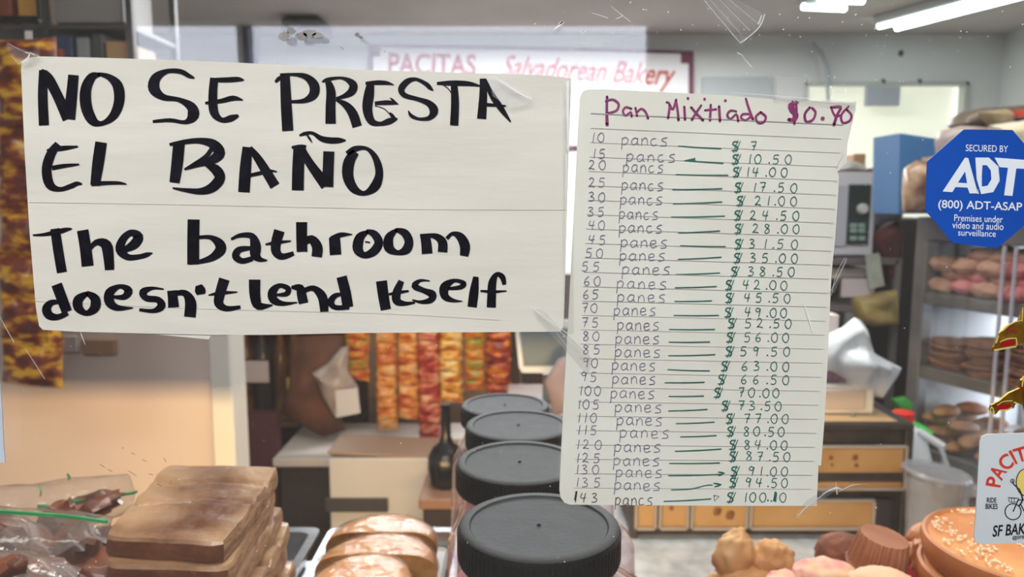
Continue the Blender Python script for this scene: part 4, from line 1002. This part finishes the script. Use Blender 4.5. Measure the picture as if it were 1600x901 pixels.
rbox(0, .035, 0, .035, 0, ZTOP, 'post', M_rack); rbox(RL - .03, RL, 0, .03, 0, ZTOP, 'post', M_rack); rbox(0, .03, RD - .03, RD, 0, ZTOP, 'post', M_rack); rbox(RL - .03, RL, RD - .03, RD, 0, ZTOP, 'post', M_rack)
rbox(0, RL, 0, RD, ZTOP - .06, ZTOP, 'top', M_rack)
rbox(0, RL, RD - .012, RD, .2, ZTOP - .06, 'back_panel', mat('rack_back', (206, 216, 228), .6))
rbox(.0, .012, .035, RD, .2, ZTOP - .06, 'end_panel', mat('rack_end', (170, 172, 178), .5))
M_tube2 = mat('cool_led_tube', (230, 245, 255), .4, emit=(190, 225, 255), estr=4)
shelf_z = [1.262, 1.07, .86, .62]
for z in shelf_z:
    rbox(.012, RL, .006, RD - .012, z - .032, z, 'shelf', M_rack)
for z in (ZTOP - .06, 1.230, 1.038, .828):
    rbox(.06, RL - .06, RD - .05, RD - .03, z - .016, z - .004, 'light_tube', M_tube2)
    c = RP(RL / 2 - .1, RD - .12, z - .012); l = area('rack_light', c, (R(0), 0, rack_rz), .7, .04, 5.5, (.88, .94, 1.0))
for u in (.235, .262): rbox(u, u + .008, -.012, -.002, .62, ZTOP - .06, 'door_edge', mat('glass_edge_grey', (176, 172, 184), .3))
gp = rbox(.036, .235, -.008, -.004, .63, ZTOP - .062, 'door_glass', M_glass, rk, .0005)
M_bp = mat('concha_beige', (204, 160, 132), .7, col2=(176, 118, 100), scale=18, bump=.4); M_bp2 = mat('concha_pink', (214, 130, 134), .7, col2=(190, 110, 112), scale=20, bump=.4)
M_ck = mat('rack_cookie_brown', (142, 94, 64), .7, col2=(108, 66, 46), scale=26, bump=.4); M_ck2 = mat('rack_roll_brown', (172, 122, 78), .65, col2=(128, 80, 52), scale=20, bump=.4)
rn = random.Random(12)
protoB = blob((0, 0, 0), (.040, .038, .022), 18, .1, 2.5, 3).build('sweet_bun', M_bp); protoB2 = blob((0, 0, 0), (.040, .038, .022), 18, .1, 2.5, 5).build('sweet_bun', M_bp2)
protoC = MB().lathe((0, 0, 0), [(.044, -.004), (.048, -.001), (.046, .004), (.03, .006)], 20).build('flat_cookie', M_ck)
protoR = blob((0, 0, 0), (.045, .026, .017), 16, .12, 2.2, 7).build('bread_roll', M_ck2)
for o_ in (protoB, protoB2, protoC, protoR): o_.location = (0, 0, -5)
used = {}
def inst(o_, loc, rot, label, cat, grp):
    c = o_ if o_.name not in used else o_.copy()
    if c is not o_: COL.objects.link(c)
    used[o_.name] = 1
    c.location = loc; c.rotation_euler = rot; tag(c, label, cat, grp)
LW = ['bottom', 'second', 'third', 'fourth', 'fifth', 'sixth', 'seventh', 'eighth', 'ninth', 'tenth', 'eleventh', 'twelfth', 'thirteenth', 'fourteenth']
CW = ['at far end', 'second from far end', 'third from far end', 'fourth from far end', 'fifth from far end', 'sixth from far end']
RW = ['front', 'middle', 'rear']
for layer in range(4):
    for iu in range(6):
        for iv in range(3):
            u = .055 + iu * .062 + (layer % 2) * .02; v = .045 + iv * .075 + (layer % 2) * .02
            if layer == 3 and rn.random() < .35: continue
            pk = rn.random() < .25
            inst(protoB2 if pk else protoB, RP(u, v, 1.262 + .017 + layer * .027) + Vector((rn.uniform(-.006, .006), rn.uniform(-.006, .006), 0)), (rn.uniform(-.15, .15), rn.uniform(-.15, .15), rn.uniform(0, 6)),
                 ('pink' if pk else 'beige') + ' sweet bun, top rack shelf, ' + LW[layer] + ' layer, ' + RW[iv] + ' row, ' + CW[iu], 'bun', 'sweet buns heaped on the top rack shelf')
for iu in range(4):
    for iv in range(2):
        nst = (8, 10, 12, 13)[iu] - iv
        for k in range(nst):
            u = .075 + iu * .10; v = .06 + iv * .11
            inst(protoC, RP(u, v, 1.07 + .005 + k * .0088) + Vector((rn.uniform(-.007, .007), rn.uniform(-.007, .007), 0)), (rn.uniform(-.05, .05), rn.uniform(-.05, .05), rn.uniform(0, 6)), 'flat brown cookie, middle rack shelf, ' + RW[iv * 2] + ' stack ' + CW[iu] + ', ' + LW[k] + ' up', 'cookie', 'flat cookies stacked on the middle rack shelf')
for nm, zs, nl in (('lower', .86, 4), ('bottom', .62, 6)):
    for layer in range(nl):
        for iu in range(4):
            for iv in range(2):
                u = .055 + iu * .082 + (layer % 2) * .02; v = .055 + iv * .09
                if nm == 'lower' and layer == 3 and iu in (1, 2): continue
                inst(protoR, RP(u, v, zs + .016 + layer * .026) + Vector((rn.uniform(-.008, .008), rn.uniform(-.008, .008), 0)), (rn.uniform(-.15, .15), rn.uniform(-.15, .15), rack_rz + 1.2 + rn.uniform(-.5, .5)), 'brown oval roll, ' + nm + ' rack shelf, ' + LW[layer] + ' layer, ' + RW[iv * 2] + ' row, ' + CW[iu], 'roll', 'oval rolls piled on the ' + nm + ' rack shelf')
# things on top of the rack
def pil(out, Y, dep, m_, name, label, cat, sd=1, amp=.5, fs=20, grp=None):
    m = MB(); pillow(m, out, Y, dep, amp, fs, sd, 8); return tag(m.build(name, m_, None, True, 60), label, cat, grp)
M_pk1 = mat('clear_bag_bread', (182, 150, 118), .4, col2=(120, 82, 56), scale=30, bump=.5, coat=.3)
pil([(1484,196),(1490,184),(1505,174),(1540,168),(1600,164),(1640,168),(1640,205),(1600,198),(1540,200),(1500,204)], 1.80, .07, mat('dark_plastic_tray', (62, 56, 54), .45, col2=(112, 96, 78), scale=14), 'dark_package', 'dark plastic-covered package lying on top of the bread rack', 'package', 2)
pil([(1530,176),(1570,170),(1584,178),(1580,196),(1545,196)], 1.70, .03, mat('olive_bag', (140, 130, 84), .4, col2=(176, 150, 128), scale=22), 'snack_bag', 'olive and beige bag in the dark package on the rack', 'bag', 3)
pil([(1582,172),(1640,168),(1640,186),(1584,184)], 1.69, .03, rgb('red_bag', (196, 70, 52), .35), 'snack_bag', 'red snack bag at the right edge on top of the rack', 'bag', 4)
pil([(1470,204),(1500,196),(1545,198),(1560,212),(1530,250),(1470,250),(1462,220)], 1.74, .06, mat('grey_bag', (160, 146, 140), .4, col2=(128, 112, 106), scale=12), 'wrapped_loaf', 'greyish wrapped loaf above the security sticker', 'package', 5)
pil([(1545,196),(1600,188),(1650,190),(1650,260),(1600,300),(1560,240)], 1.62, .05, mat('cream_bag', (222, 206, 168), .45, col2=(196, 204, 216), scale=16), 'wrapped_loaf', 'cream wrapped package right of the security sticker', 'package', 6)
pil([(1414,262),(1432,250),(1450,255),(1452,332),(1412,332)], 1.80, .035, M_pk1, 'wrapped_bread', 'clear-wrapped brown bread on the rack beside the security sticker', 'bread', 7)
pil([(1440,246),(1480,242),(1500,260),(1500,332),(1444,332)], 1.86, .035, M_pk1, 'wrapped_bread', 'wrapped brown bread mostly behind the security sticker', 'bread', 8)
pil([(1366,262),(1374,230),(1396,212),(1410,210),(1412,236),(1410,330),(1404,340),(1370,340)], 3.12, .08, mat('blue_package', (64, 70, 92), .35, col2=(150, 146, 150), scale=12), 'plastic_sack', 'grey and blue plastic sack left of the blue box', 'bag', 9)
a = W(1407, 208, 1.96); c_ = W(1462, 215, 1.96)
bx = MB(); slab(bx, [(1406,208),(1414,209),(1466,217),(1500,225),(1500,334),(1404,334)], 1.93, .14); tag(bx.build('blue_box', mat('blue_card', (66, 118, 172), .5, col2=(58, 106, 158), scale=6), None, False), 'plain blue carton standing on the bread rack', 'box')

# ------------------------------------------------------------------ microwave cart between card and rack
MYY = 2.5
mwz = W(1330, 402, MYY).z
mc = thing('microwave_oven', 'pale grey microwave oven with black control panel and round knob', 'microwave', W(1330, 402, MYY))
pbox(1180, 1364, 268, 400, MYY, .34, 'body', mat('mw_grey', (196, 194, 200), .45), '', '', .006, mc)
cp = pbox(1327, 1357, 288, 382, MYY - .008, .012, 'control_panel', rgb('mw_black', (36, 50, 48), .3), '', '', .002, mc)
q = W(1345, 326, MYY); MB().lathe((q.x, MYY - .008, q.z), [(.018, 0), (.018, .01), (.014, .016)], 20, M=Matrix.Rotation(R(90), 3, 'X')).build('knob', rgb('knob_white', (196, 196, 190)), cp)
for x in (1334, 1347):
    for y in (352, 360, 372): pbox(x - 5, x + 5, y - 3.5, y + 3.5, MYY - .012, .006, 'button', rgb('button_grey', (136, 160, 150)), '', '', .001, cp)
pbox(1180, 1322, 290, 385, MYY - .006, .008, 'door', rgb('mw_door', (178, 178, 188), .25), '', '', .002, mc)
cart = thing('storage_shelf', 'cluttered grey shelf under the microwave', 'shelf', (W(1330, 500, MYY).x, MYY, 0))
cx0, cx1 = W(1180, 402, MYY).x, W(1398, 402, MYY).x
for z in (mwz, W(1330, 452, MYY).z - .05, .78):
    MB().bbox(((cx0 + cx1) / 2, MYY + .18, z - .012), (cx1 - cx0, .42, .024), .003).build('shelf_board', rgb('shelf_dark', (104, 96, 98)), cart)
for x in (cx0, cx1):
    for y in (MYY - .02, MYY + .38): MB().box((x, y, mwz / 2), (.02, .02, mwz)).build('post', M_rack, cart)
MB().box(((cx0 + cx1) / 2, MYY + .385, mwz / 2), (cx1 - cx0, .01, mwz)).build('back_board', rgb('back_board_grey', (120, 112, 110)), cart)
pbox(1290, 1352, 419, 436, MYY, .2, 'folded_paper', rgb('beige_paper', (200, 184, 172)), 'beige folded papers below the microwave', 'paper')
pf = thing('picture_frame', 'dark-edged white card frame under the microwave', 'frame', W(1340, 462, MYY - .03))
pbox(1313, 1366, 432, 466, MYY - .03, .01, 'border', rgb('frame_dark', (76, 64, 66)), '', '', .001, pf); pbox(1316, 1366, 435, 464, MYY - .034, .005, 'sheet', rgb('frame_sheet', (190, 178, 180)), '', '', .0005, pf)
m = MB(); slab(m, [(1352,398),(1374,395),(1382,446),(1358,452)], MYY - .05, .004); tag(m.build('receipt_note', mat('pale_green_note', (172, 176, 164), .7, col2=(160, 164, 152), scale=30), None, False), 'pale green handwritten note hanging below the microwave', 'note')
pil([(1362,372),(1378,352),(1400,340),(1408,360),(1406,440),(1384,444),(1374,398)], MYY + .02, .05, mat('dark_red_cloth', (88, 34, 30), .8, col2=(38, 24, 26), scale=10), 'dark_cloth', 'dark red cloth hanging beside the note', 'cloth', 4)
pil([(1330,466),(1362,458),(1400,452),(1404,506),(1364,510),(1335,500)], MYY - .03, .05, mat('yellow_bag', (176, 160, 92), .5, col2=(146, 126, 86), scale=16), 'yellow_bag', 'dull yellow bag on the shelf above the white bag', 'bag', 5)
q = W(1297, 491, 1.79); m = MB(); m.bbox((q.x, 1.80, (q.z + ZT) / 2), (.036, .04, q.z - ZT), .001)
tag(m.build('white_carton', rgb('white_carton_mat', (226, 214, 208)), None, False), 'small white carton behind the white bag', 'carton')
pbox(1364, 1382, 262, 290, MYY + .05, .1, 'red_box', mat('red_brown_box', (120, 56, 40), .6), 'small red-brown box on the right of the microwave', 'box')
pil([(1366,292),(1394,284),(1404,300),(1404,345),(1368,350)], MYY, .06, mat('blue_grey_bag', (92, 96, 118), .5, col2=(140, 136, 140), scale=12), 'blue_grey_bag', 'blue-grey bag right of the microwave panel', 'bag', 6)
pbox(1334, 1352, 240, 268, MYY + .1, .1, 'brown_box', rgb('cardboard', (168, 130, 92)), 'little cardboard box on top of the microwave', 'box')
pil([(1296,262),(1312,250),(1336,252),(1350,258),(1350,268),(1296,268)], MYY + .08, .06, mat('clear_bag_grey', (200, 196, 190), .3, bump=.5), 'clear_bag', 'clear grey bag on top of the microwave behind the card', 'bag', 7)

a, c_ = W(1345, 340, 3.1), W(1450, 340, 3.1)
tag(MB().bbox(((a.x + c_.x) / 2, 3.2, a.z / 2), (c_.x - a.x, .4, a.z), .01).build('dark_backing', rgb('backing_dark', (48, 42, 44), .4)), 'added tall dark backing behind the microwave shelf', 'cabinet')  # dark block added to keep the pale wall from showing in this gap

# ------------------------------------------------------------------ left side: partition, post, chip strips
PX = 1.62
M_part = mat('partition_mauve', (206, 190, 182), .6, col2=(198, 182, 174), scale=3)
x0_, x1_ = W(-200, 600, PX).x, W(333, 600, PX).x; ztp = W(200, 330, PX).z
struct(MB().box(((x0_ + x1_) / 2, PX + .03, ztp / 2), (x1_ - x0_, .06, ztp)).build('wall_partition', M_part, None, False))
xa, xb = W(332, 600, PX - .02).x, W(366, 600, PX - .02).x
struct(MB().bbox(((xa + xb) / 2, PX + .01, ztp / 2), (xb - xa, .09, ztp), .004).build('trim_1', mat('post_white', (214, 210, 202), .5), None))
pbox(125, 181, 530, 555, PX - .012, .012, 'brown_label', rgb('label_brown', (146, 112, 86)), 'small brown rectangle on the mauve partition', 'label')
pbox(88, 122, 524, 552, PX - .010, .010, 'grey_label', rgb('label_grey', (176, 162, 160)), 'small grey notice beside the brown rectangle', 'label')

def chipmat(name, c1, c2, c3):
    m = bpy.data.materials.new(name); m.use_nodes = True; nt = m.node_tree; b = nt.nodes['Principled BSDF']
    b.inputs['Roughness'].default_value = .3
    tc = nt.nodes.new('ShaderNodeTexCoord'); n = nt.nodes.new('ShaderNodeTexNoise'); n.inputs['Scale'].default_value = 24; n.inputs['Detail'].default_value = 5
    mp = nt.nodes.new('ShaderNodeMapping'); mp.inputs['Scale'].default_value = (1, 1, 2.2)
    nt.links.new(tc.outputs['Object'], mp.inputs[0]); nt.links.new(mp.outputs[0], n.inputs[0])
    r = nt.nodes.new('ShaderNodeValToRGB'); cr_ = r.color_ramp
    cr_.elements[0].position = .40; cr_.elements[0].color = (*lin(c1), 1); cr_.elements[1].position = .62; cr_.elements[1].color = (*lin(c3), 1)
    e = cr_.elements.new(.5); e.color = (*lin(c2), 1)
    nt.links.new(n.outputs[0], r.inputs[0]); nt.links.new(r.outputs[0], b.inputs['Base Color']); return m
CH = [chipmat('chips_orange_green', (176, 78, 26), (208, 132, 40), (140, 136, 50)), chipmat('chips_orange_white', (180, 84, 26), (208, 138, 44), (206, 160, 110)), chipmat('chips_red', (150, 34, 28), (182, 74, 48), (206, 150, 110)),
      chipmat('chips_yellow', (184, 96, 30), (216, 160, 46), (220, 190, 130)), chipmat('chips_dark_red', (120, 36, 22), (176, 66, 28), (222, 140, 30)), chipmat('chips_brown_orange', (92, 34, 20), (140, 60, 28), (226, 170, 40))]
def strip(xc, ytop, ybot, wpx, hpx, Y, m_, label, grp, sd, dx=0):
    rn = random.Random(sd); t = thing('chip_strip', label, 'snack bags', W(xc, ytop, Y), grp)
    m = MB(); a, b_ = W(xc, ytop - 12, Y + .012), W(xc + dx, ybot, Y + .012); m.add([(a.x - .006, a.y, a.z), (a.x + .006, a.y, a.z), (b_.x + .006, b_.y, b_.z), (b_.x - .006, b_.y, b_.z)] + [(a.x - .006, a.y + .001, a.z), (a.x + .006, a.y + .001, a.z), (b_.x + .006, b_.y + .001, b_.z), (b_.x - .006, b_.y + .001, b_.z)], [(0, 1, 2, 3), (7, 6, 5, 4), (0, 4, 5, 1), (1, 5, 6, 2), (2, 6, 7, 3), (3, 7, 4, 0)]); m.build('clip_strip', rgb('clip_white', (210, 205, 200)), t, False)
    y = ytop; n = max(1, round((ybot - ytop) / hpx)); hpx = (ybot - ytop) / n; proto_mesh = None
    for k in range(n):
        x = xc + dx * k / n + rn.uniform(-.03, .03) * wpx; yy = ytop + k * hpx
        m = MB(); hw = wpx / 2; tl = rn.uniform(-.08, .08) * wpx
        m_pts = [(x - hw, yy + tl), (x - hw * .5, yy + 1 + tl * .5), (x + hw * .5, yy + 1 - tl * .5), (x + hw, yy - tl), (x + hw * .94, yy + hpx * .7 - tl), (x + hw, yy + hpx * 1.22 - tl), (x, yy + hpx * 1.26), (x - hw, yy + hpx * 1.22 + tl), (x - hw * .94, yy + hpx * .7 + tl)]
        pillow(m, m_pts, Y - .001 * (n - k) - .004, .016 * Y * wpx / 60, .5, 40, sd + k, 5)
        bg = m.build('bag', m_, t, True, 60)
    return t
for (xc, yb, wp, mi, sd, dx, lab) in ((557, 590, 40, 0, 1, 0, 'short leftmost strip of orange and green snack bags'), (600, 668, 34, 1, 2, 6, 'second strip of orange snack bags, hanging lower'), (635, 650, 33, 1, 3, 4, 'third strip of orange and white snack bags'),
     (668, 692, 35, 2, 4, 4, 'long strip of red snack bags'), (703, 624, 38, 3, 5, 2, 'strip of bright yellow-orange snack bags'), (742, 606, 34, 0, 6, 0, 'strip of yellow-green snack bags'), (782, 612, 40, 4, 7, -4, 'dark red rightmost strip of snack bags beside the tablet')):
    strip(xc, 430, yb, wp, 16.5, 2.55, CH[mi], lab, None, sd, dx)
rail = MB(); a = W(530, 418, 2.56); b_ = W(815, 418, 2.56); rail.tube([a, b_], .008, 10)
for q_ in (a, b_): rail.tube([q_, Vector((q_.x, 2.79, q_.z)), Vector((q_.x, 2.79, .0))], .006, 6)
tag(rail.build('hanging_rail', M_steel), 'thin metal rail carrying the rear snack strips', 'rail')
strip(44, 60, 588, 92, 68, 1.28, CH[5], 'large near strip of orange-brown chip bags at the left edge', None, 21, 8)
strip(-62, 40, 560, 100, 70, 1.34, CH[4], 'dark red strip of chip bags at the extreme left', None, 22)
rail = MB(); a = W(-140, 30, 1.35); b_ = W(62, 30, 1.35); rail.tube([a, b_], .006, 8)
for q_ in (a, b_): rail.tube([q_, Vector((q_.x, q_.y, ZC))], .004, 6)
tag(rail.build('hanging_rail', M_black), 'thin dark metal rail carrying the left chip strips', 'rail')

# middle background: dark shelf with bottles, counter, brown bag
bgp = MB(); a, b_ = W(366, 540, 3.0), W(545, 540, 3.0); zt3 = W(450, 300, 3.0).z
ds = thing('dark_shelf', 'dark brown shelf unit with bottles right of the white post', 'shelf', (a.x, 3.0, 0))
MB().box(((a.x + b_.x) / 2, 3.03, zt3 / 2), (b_.x - a.x + .16, .02, zt3)).build('back_board', M_darkwood, ds)
for pyv in (648, 430): MB().bbox(((a.x + b_.x) / 2, 2.9, W(450, pyv, 2.9).z), (b_.x - a.x + .16, .26, .02), .003).build('shelf_board', mat('shelf_edge', (112, 88, 58), .6), ds)
for x in (a.x - .07, b_.x + .07): MB().box((x, 2.9, zt3 / 2), (.02, .28, zt3)).build('side_board', M_darkwood, ds)
zsh = W(450, 648, 2.9).z + .01
M_bottle = mat('amber_bottle', (150, 96, 24), .15, col2=(96, 56, 16), scale=8, trans=.2); M_bottle2 = mat('dark_bottle', (52, 44, 40), .2)
for k, (px, mm, r, lab) in enumerate(((388, M_bottle, .022, 'slim amber bottle nearest the white post'), (412, M_bottle2, .035, 'dark bottle between two amber ones'), (440, M_bottle, .03, 'olive-gold bottle in the middle of the dark shelf'), (462, M_bottle, .03, 'golden bottle with yellow label on the dark shelf'))):
    q = W(px, 600, 2.86); t = thing('bottle', lab, 'bottle', (q.x, 2.86, zsh))
    MB().lathe((q.x, 2.86, zsh), [(r * .95, 0), (r, .01), (r, .24), (r * .6, .30), (r * .35, .33), (r * .35, .42)], 20).build('body', mm, t)
    MB().lathe((q.x, 2.86, zsh + .42), [(r * .4, 0), (r * .4, .02)], 12).build('cap', M_bottle2, t)
pbox(382, 420, 564, 598, 2.79, .01, 'white_tag', rgb('tag_white', (206, 192, 190)), 'small white price tag in front of the dark bottles', 'tag')
pbox(447, 464, 590, 614, 2.80, .01, 'yellow_tag', rgb('tag_yellow', (190, 168, 66)), 'small yellow tag in front of the golden bottle', 'tag')
# beige board behind the chips
a, b_ = W(572, 600, 2.98), W(760, 600, 2.98)
tag(MB().box(((a.x + b_.x) / 2, 2.99, .55), (b_.x - a.x, .03, 1.1 + .18)).build('beige_board', mat('beige_board_mat', (150, 130, 112), .7, col2=(130, 110, 94), scale=5), None, False), 'beige-brown board standing behind the snack strips', 'board').location.z = .09
a, b_ = W(745, 600, 3.3), W(1250, 600, 3.3)
tag(MB().box(((a.x + b_.x) / 2, 3.3, .58), (b_.x - a.x, .03, 1.16)).build('dark_cabinet', mat('dark_brown_cab', (74, 56, 48), .7), None, False), 'dark brown cabinet back behind the tablet', 'cabinet')
# hanging brown bag with clear plastic
pil([(455,525),(540,522),(548,560),(520,600),(500,640),(540,672),(505,682),(470,662),(438,645),(452,600)], 2.56, .05, mat('brown_paper', (112, 66, 36), .7, col2=(74, 44, 28), scale=8, bump=.3), 'brown_paper_bag', 'torn brown paper bag hanging in front of the dark shelf', 'bag', 3)
pil([(487,582),(512,568),(534,542),(545,540),(544,578),(560,606),(562,640),(524,652),(505,620),(498,598)], 2.47, .05, mat('milky_plastic_wrap', (186, 172, 164), .3, col2=(140, 120, 110), scale=12, bump=.4), 'clear_plastic_bag', 'milky clear plastic bag with a white slip on the brown bag', 'plastic bag', 4)
m = MB(); slab(m, [(524,610),(558,606),(563,645),(526,652)], 2.405, .004); tag(m.build('white_slip', rgb('slip_white', (206, 200, 198)), None, False), 'white paper slip inside the clear bag', 'paper')
# low white counter
ct = thing('white_counter', 'low white counter below the rear snack strips', 'counter', (W(600, 700, 2.35).x, 2.5, 0))
CZ = W(600, 692, 2.5).z
xa, xb = W(430, 700, 2.35).x, W(728, 700, 2.35).x
MB().bbox(((xa + xb) / 2, 2.54, CZ - .015), (xb - xa + .02, .39, .03), .004).build('counter_top', mat('counter_white', (196, 188, 180), .5), ct)
xm = W(516, 750, 2.36).x
MB().bbox(((xm + xb) / 2, 2.54, (CZ - .03) / 2), (xb - xm, .36, CZ - .03), .004).build('white_front', mat('counter_front', (186, 178, 170), .5), ct)
MB().bbox(((xa + xm) / 2, 2.55, (CZ - .03) / 2), (xm - xa - .002, .34, CZ - .03), .004).build('dark_front', mat('counter_dark', (52, 44, 42), .6), ct)
bx2 = thing('white_box', 'white open carton in front of the low counter', 'box', W(620, 790, 2.05))
xm1, xm2 = W(515, 760, 2.1).x, W(728, 760, 2.1).x; zbt = W(600, 716, 2.1).z
MB().bbox(((xm1 + xm2) / 2, 2.18, zbt / 2), (xm2 - xm1, .16, zbt), .003).build('carton', mat('carton_white', (196, 190, 184), .6), bx2)
MB().bbox(((xm1 + xm2) / 2, 2.19, zbt + .004), (xm2 - xm1 + .01, .17, .01), .002, 0, 0, R(3)).build('flap', rgb('carton_tan', (150, 124, 104)), bx2)
pbox(508, 606, 779, 800, 2.09, .01, 'dark_slot', rgb('slot_dark', (60, 56, 56)), '', '', .001, bx2)
pbox(365, 436, 648, 800, 2.4, .06, 'maroon_panel', mat('maroon', (74, 30, 38), .6), 'dark maroon panel beside the white post', 'panel')
# black kettle
KY = 1.96; q = W(697, 700, KY); KZ = W(697, 757, KY).z
kt = thing('black_kettle', 'round glossy black kettle with a long neck beside the jars', 'kettle', (q.x, KY, KZ))
MB().lathe((q.x, KY, KZ), [(.036, 0), (.046, .01), (.052, .05), (.050, .08), (.038, .105), (.020, .12), (.014, .14), (.012, .22), (.015, .23)], 28).build('body', rgb('black_gloss', (22, 20, 24), .25), kt)
MB().tube([(q.x + .045, KY, KZ + .10), (q.x + .080, KY, KZ + .09), (q.x + .080, KY, KZ + .04), (q.x + .05, KY, KZ + .02)], .007, 8).build('handle', rgb('black_gloss2', (26, 24, 28), .3), kt)
st_ = thing('side_stand', 'brown wooden stand under the black kettle', 'stand', (q.x + .03, 1.96, 0))
MB().bbox((q.x + .03, 1.96, KZ - .015), (.19, .2, .03), .004).build('stand_top', rgb('stand_brown', (146, 108, 88)), st_)
MB().bbox((q.x + .03, 1.96, (KZ - .03) / 2), (.17, .18, KZ - .03), .004).build('stand_body', rgb('stand_dark', (50, 40, 38)), st_)
# tablet
TYb = 1.95
tbm = thing('tablet_register', 'white-framed tablet register showing a slate screen', 'tablet', W(860, 585, TYb))
m = MB(); slab(m, [(804,506),(812,500),(895,500),(900,508),(900,580),(892,583),(816,582),(811,574)], TYb, .012); m.build('frame', rgb('tablet_white', (222, 224, 226), .35), tbm, False)
m = MB(); slab(m, [(811,512),(890,512),(890,571),(818,572)], TYb - .001, .002); m.build('screen', mat('slate_screen', (84, 104, 116), .3), tbm, False)
q = W(855, 583, TYb + .01); tz = .93
MB().tube([q, Vector((q.x, q.y + .03, tz + .01))], .012, 10).build('stand', M_steel, tbm); MB().lathe((q.x, q.y + .03, tz), [(.06, 0), (.06, .01)], 24).build('foot', rgb('foot_grey', (110, 110, 112)), tbm)
rs2_ = thing('register_stand', 'wooden cabinet under the tablet register', 'cabinet', (q.x, 2.05, 0))
MB().bbox((q.x + .02, 2.06, tz / 2), (.26, .34, tz), .004).build('body', rgb('cab_brown', (112, 84, 72)), rs2_)
pil([(850,596),(872,560),(886,556),(895,640),(866,650)], 1.86, .02, mat('mauve_cloth', (150, 132, 136), .7), 'mauve_cloth', 'greyish mauve cloth hanging below the tablet', 'cloth', 3)

# ------------------------------------------------------------------ rear wall: banner, shelf with boxes, vent
BY = Y1 - .03
bn = thing('bakery_banner', 'white bakery banner with purple border and red lettering on the rear wall', 'banner', W(825, 200, BY))
m = MB(); slab(m, [(578,70),(700,73),(1084,80),(1084,230),(578,230)], BY, .006); m.build('cloth', mat('banner_white', (226, 224, 224), .6), bn, False)
m = MB()
ribbon(m, [(574,71,5),(800,75,5),(1084,82,5)], BY - .003, 3); ribbon(m, [(1080,80,8),(1080,230,8)], BY - .003); ribbon(m, [(579,70,8),(579,230,8)], BY - .003); ribbon(m, [(574,228,5),(1084,230,5)], BY - .003)
slab(m, [(1064,82),(1080,82),(1080,99),(1064,99)], BY - .003, .002); slab(m, [(579,72),(594,72),(594,88),(579,88)], BY - .003, .002)
m.build('border', mat('banner_purple', (104, 34, 66), .6), bn, False)
m = MB(); text_mesh(m, 'PACITAS', 607, 744, 83, 118, BY - .004, 1.2, .025); m.build('name', mat('banner_red', (168, 38, 20), .6), bn, False)
m = MB(); text_mesh(m, 'Salvadorean Bakery', 784, 1056, 92, 138, BY - .004, 3, .012, .4); m.build('script', mat('banner_pale_red', (186, 62, 48), .6), bn, False)
# left rear shelf with assorted boxes
SY = 2.5
u0, u1 = W(-70, 40, SY).x, W(205, 40, SY).x
sh = thing('stock_shelf', 'tall grey stock shelf with cartons behind the left chip strips', 'shelf', ((u0 + u1) / 2, 2.66, 0))
for zz2 in (W(100, 99, SY).z, W(100, 38, SY).z, .9):
    MB().box(((u0 + u1) / 2, 2.67, zz2 - .007), (u1 - u0, .34, .014)).build('shelf_board', rgb('stock_dark', (84, 78, 76)), sh)
for px in (-66, 68, 202):
    for y in (2.51, 2.83): MB().box((W(px, 40, SY).x, y, 1.2), (.022, .022, 2.4)).build('upright', rgb('stock_upright', (70, 68, 64)), sh)
pbox(22, 61, -60, 36, SY + .03, .2, 'yellow_carton', rgb('carton_yellow', (214, 160, 66)), 'yellow-orange carton on the upper stock shelf', 'carton')
pbox(-40, 18, -16, 36, SY + .03, .2, 'red_carton', rgb('carton_red', (150, 78, 56)), 'reddish carton at the left end of the upper stock shelf', 'carton')
pbox(75, 114, 56, 96, SY + .02, .2, 'blue_carton', rgb('carton_blue', (66, 74, 104)), 'dark blue carton on the lower stock shelf', 'carton')
pbox(78, 98, 76, 97, SY + .005, .02, 'red_tin', rgb('tin_red', (170, 72, 60)), 'small red tin in front of the dark blue carton', 'tin')
pbox(118, 140, 58, 96, SY + .02, .2, 'grey_carton', rgb('carton_grey', (150, 152, 152)), 'grey carton beside the blue one', 'carton')
pbox(142, 162, 52, 96, SY + .02, .2, 'charcoal_carton', rgb('carton_charcoal', (84, 82, 84)), 'charcoal carton between grey and tan ones', 'carton')
pbox(164, 200, 64, 96, SY + .02, .2, 'tan_carton', rgb('carton_tan2', (186, 150, 108)), 'tan cardboard carton at the right end of the lower stock shelf', 'carton')
pbox(80, 194, -40, 36, SY + .03, .2, 'stone_carton', rgb('carton_stone', (150, 144, 140)), 'wide stone-grey carton on the upper stock shelf', 'carton')
pbox(374, 398, -40, 130, 4.95, .1, 'dark_pipe_cover', rgb('cover_navy', (72, 74, 96)), 'dark navy vertical pipe cover on the rear wall', 'pipe')
tag(MB().bbox(((W(446, 10, 4.7).x + W(498, 10, 4.7).x) / 2, 4.8, ZC - .06), (.24, .3, .12), .02).build('dark_speaker', rgb('speaker_dark', (56, 56, 50))), 'dark box hung from the ceiling above PRESTA', 'speaker')
pbox(1098, 1205, 120, 200, BY, .03, 'grey_vent', rgb('vent_grey2', (168, 172, 172)), 'blurry grey vent cover right of the banner', 'vent')
m = MB(); m.tube([W(1270, 66, 5.12), W(1285, 84, 5.14), W(1292, 105, 5.14), W(1294, 160, 5.14)], .012, 6); tag(m.build('wall_cable', rgb('cable_grey', (160, 164, 168))), 'grey cable curving down the rear wall', 'cable')
for x, y in ((1408, 83), (1437, 128), (1380, 128)):
    q = W(x, y, Y1 - .01); tag(blob((q.x, Y1 - .01, q.z), (.018, .014, .022), 10, .1).build('wall_hook', rgb('hook_dark', (70, 68, 66))), {83: 'dark hook on the plain rear wall near the ceiling', }.get(y, 'dark hook at the top edge of the glowing panel' + (' on its right half' if x > 1400 else ' on its left half')), 'hook')
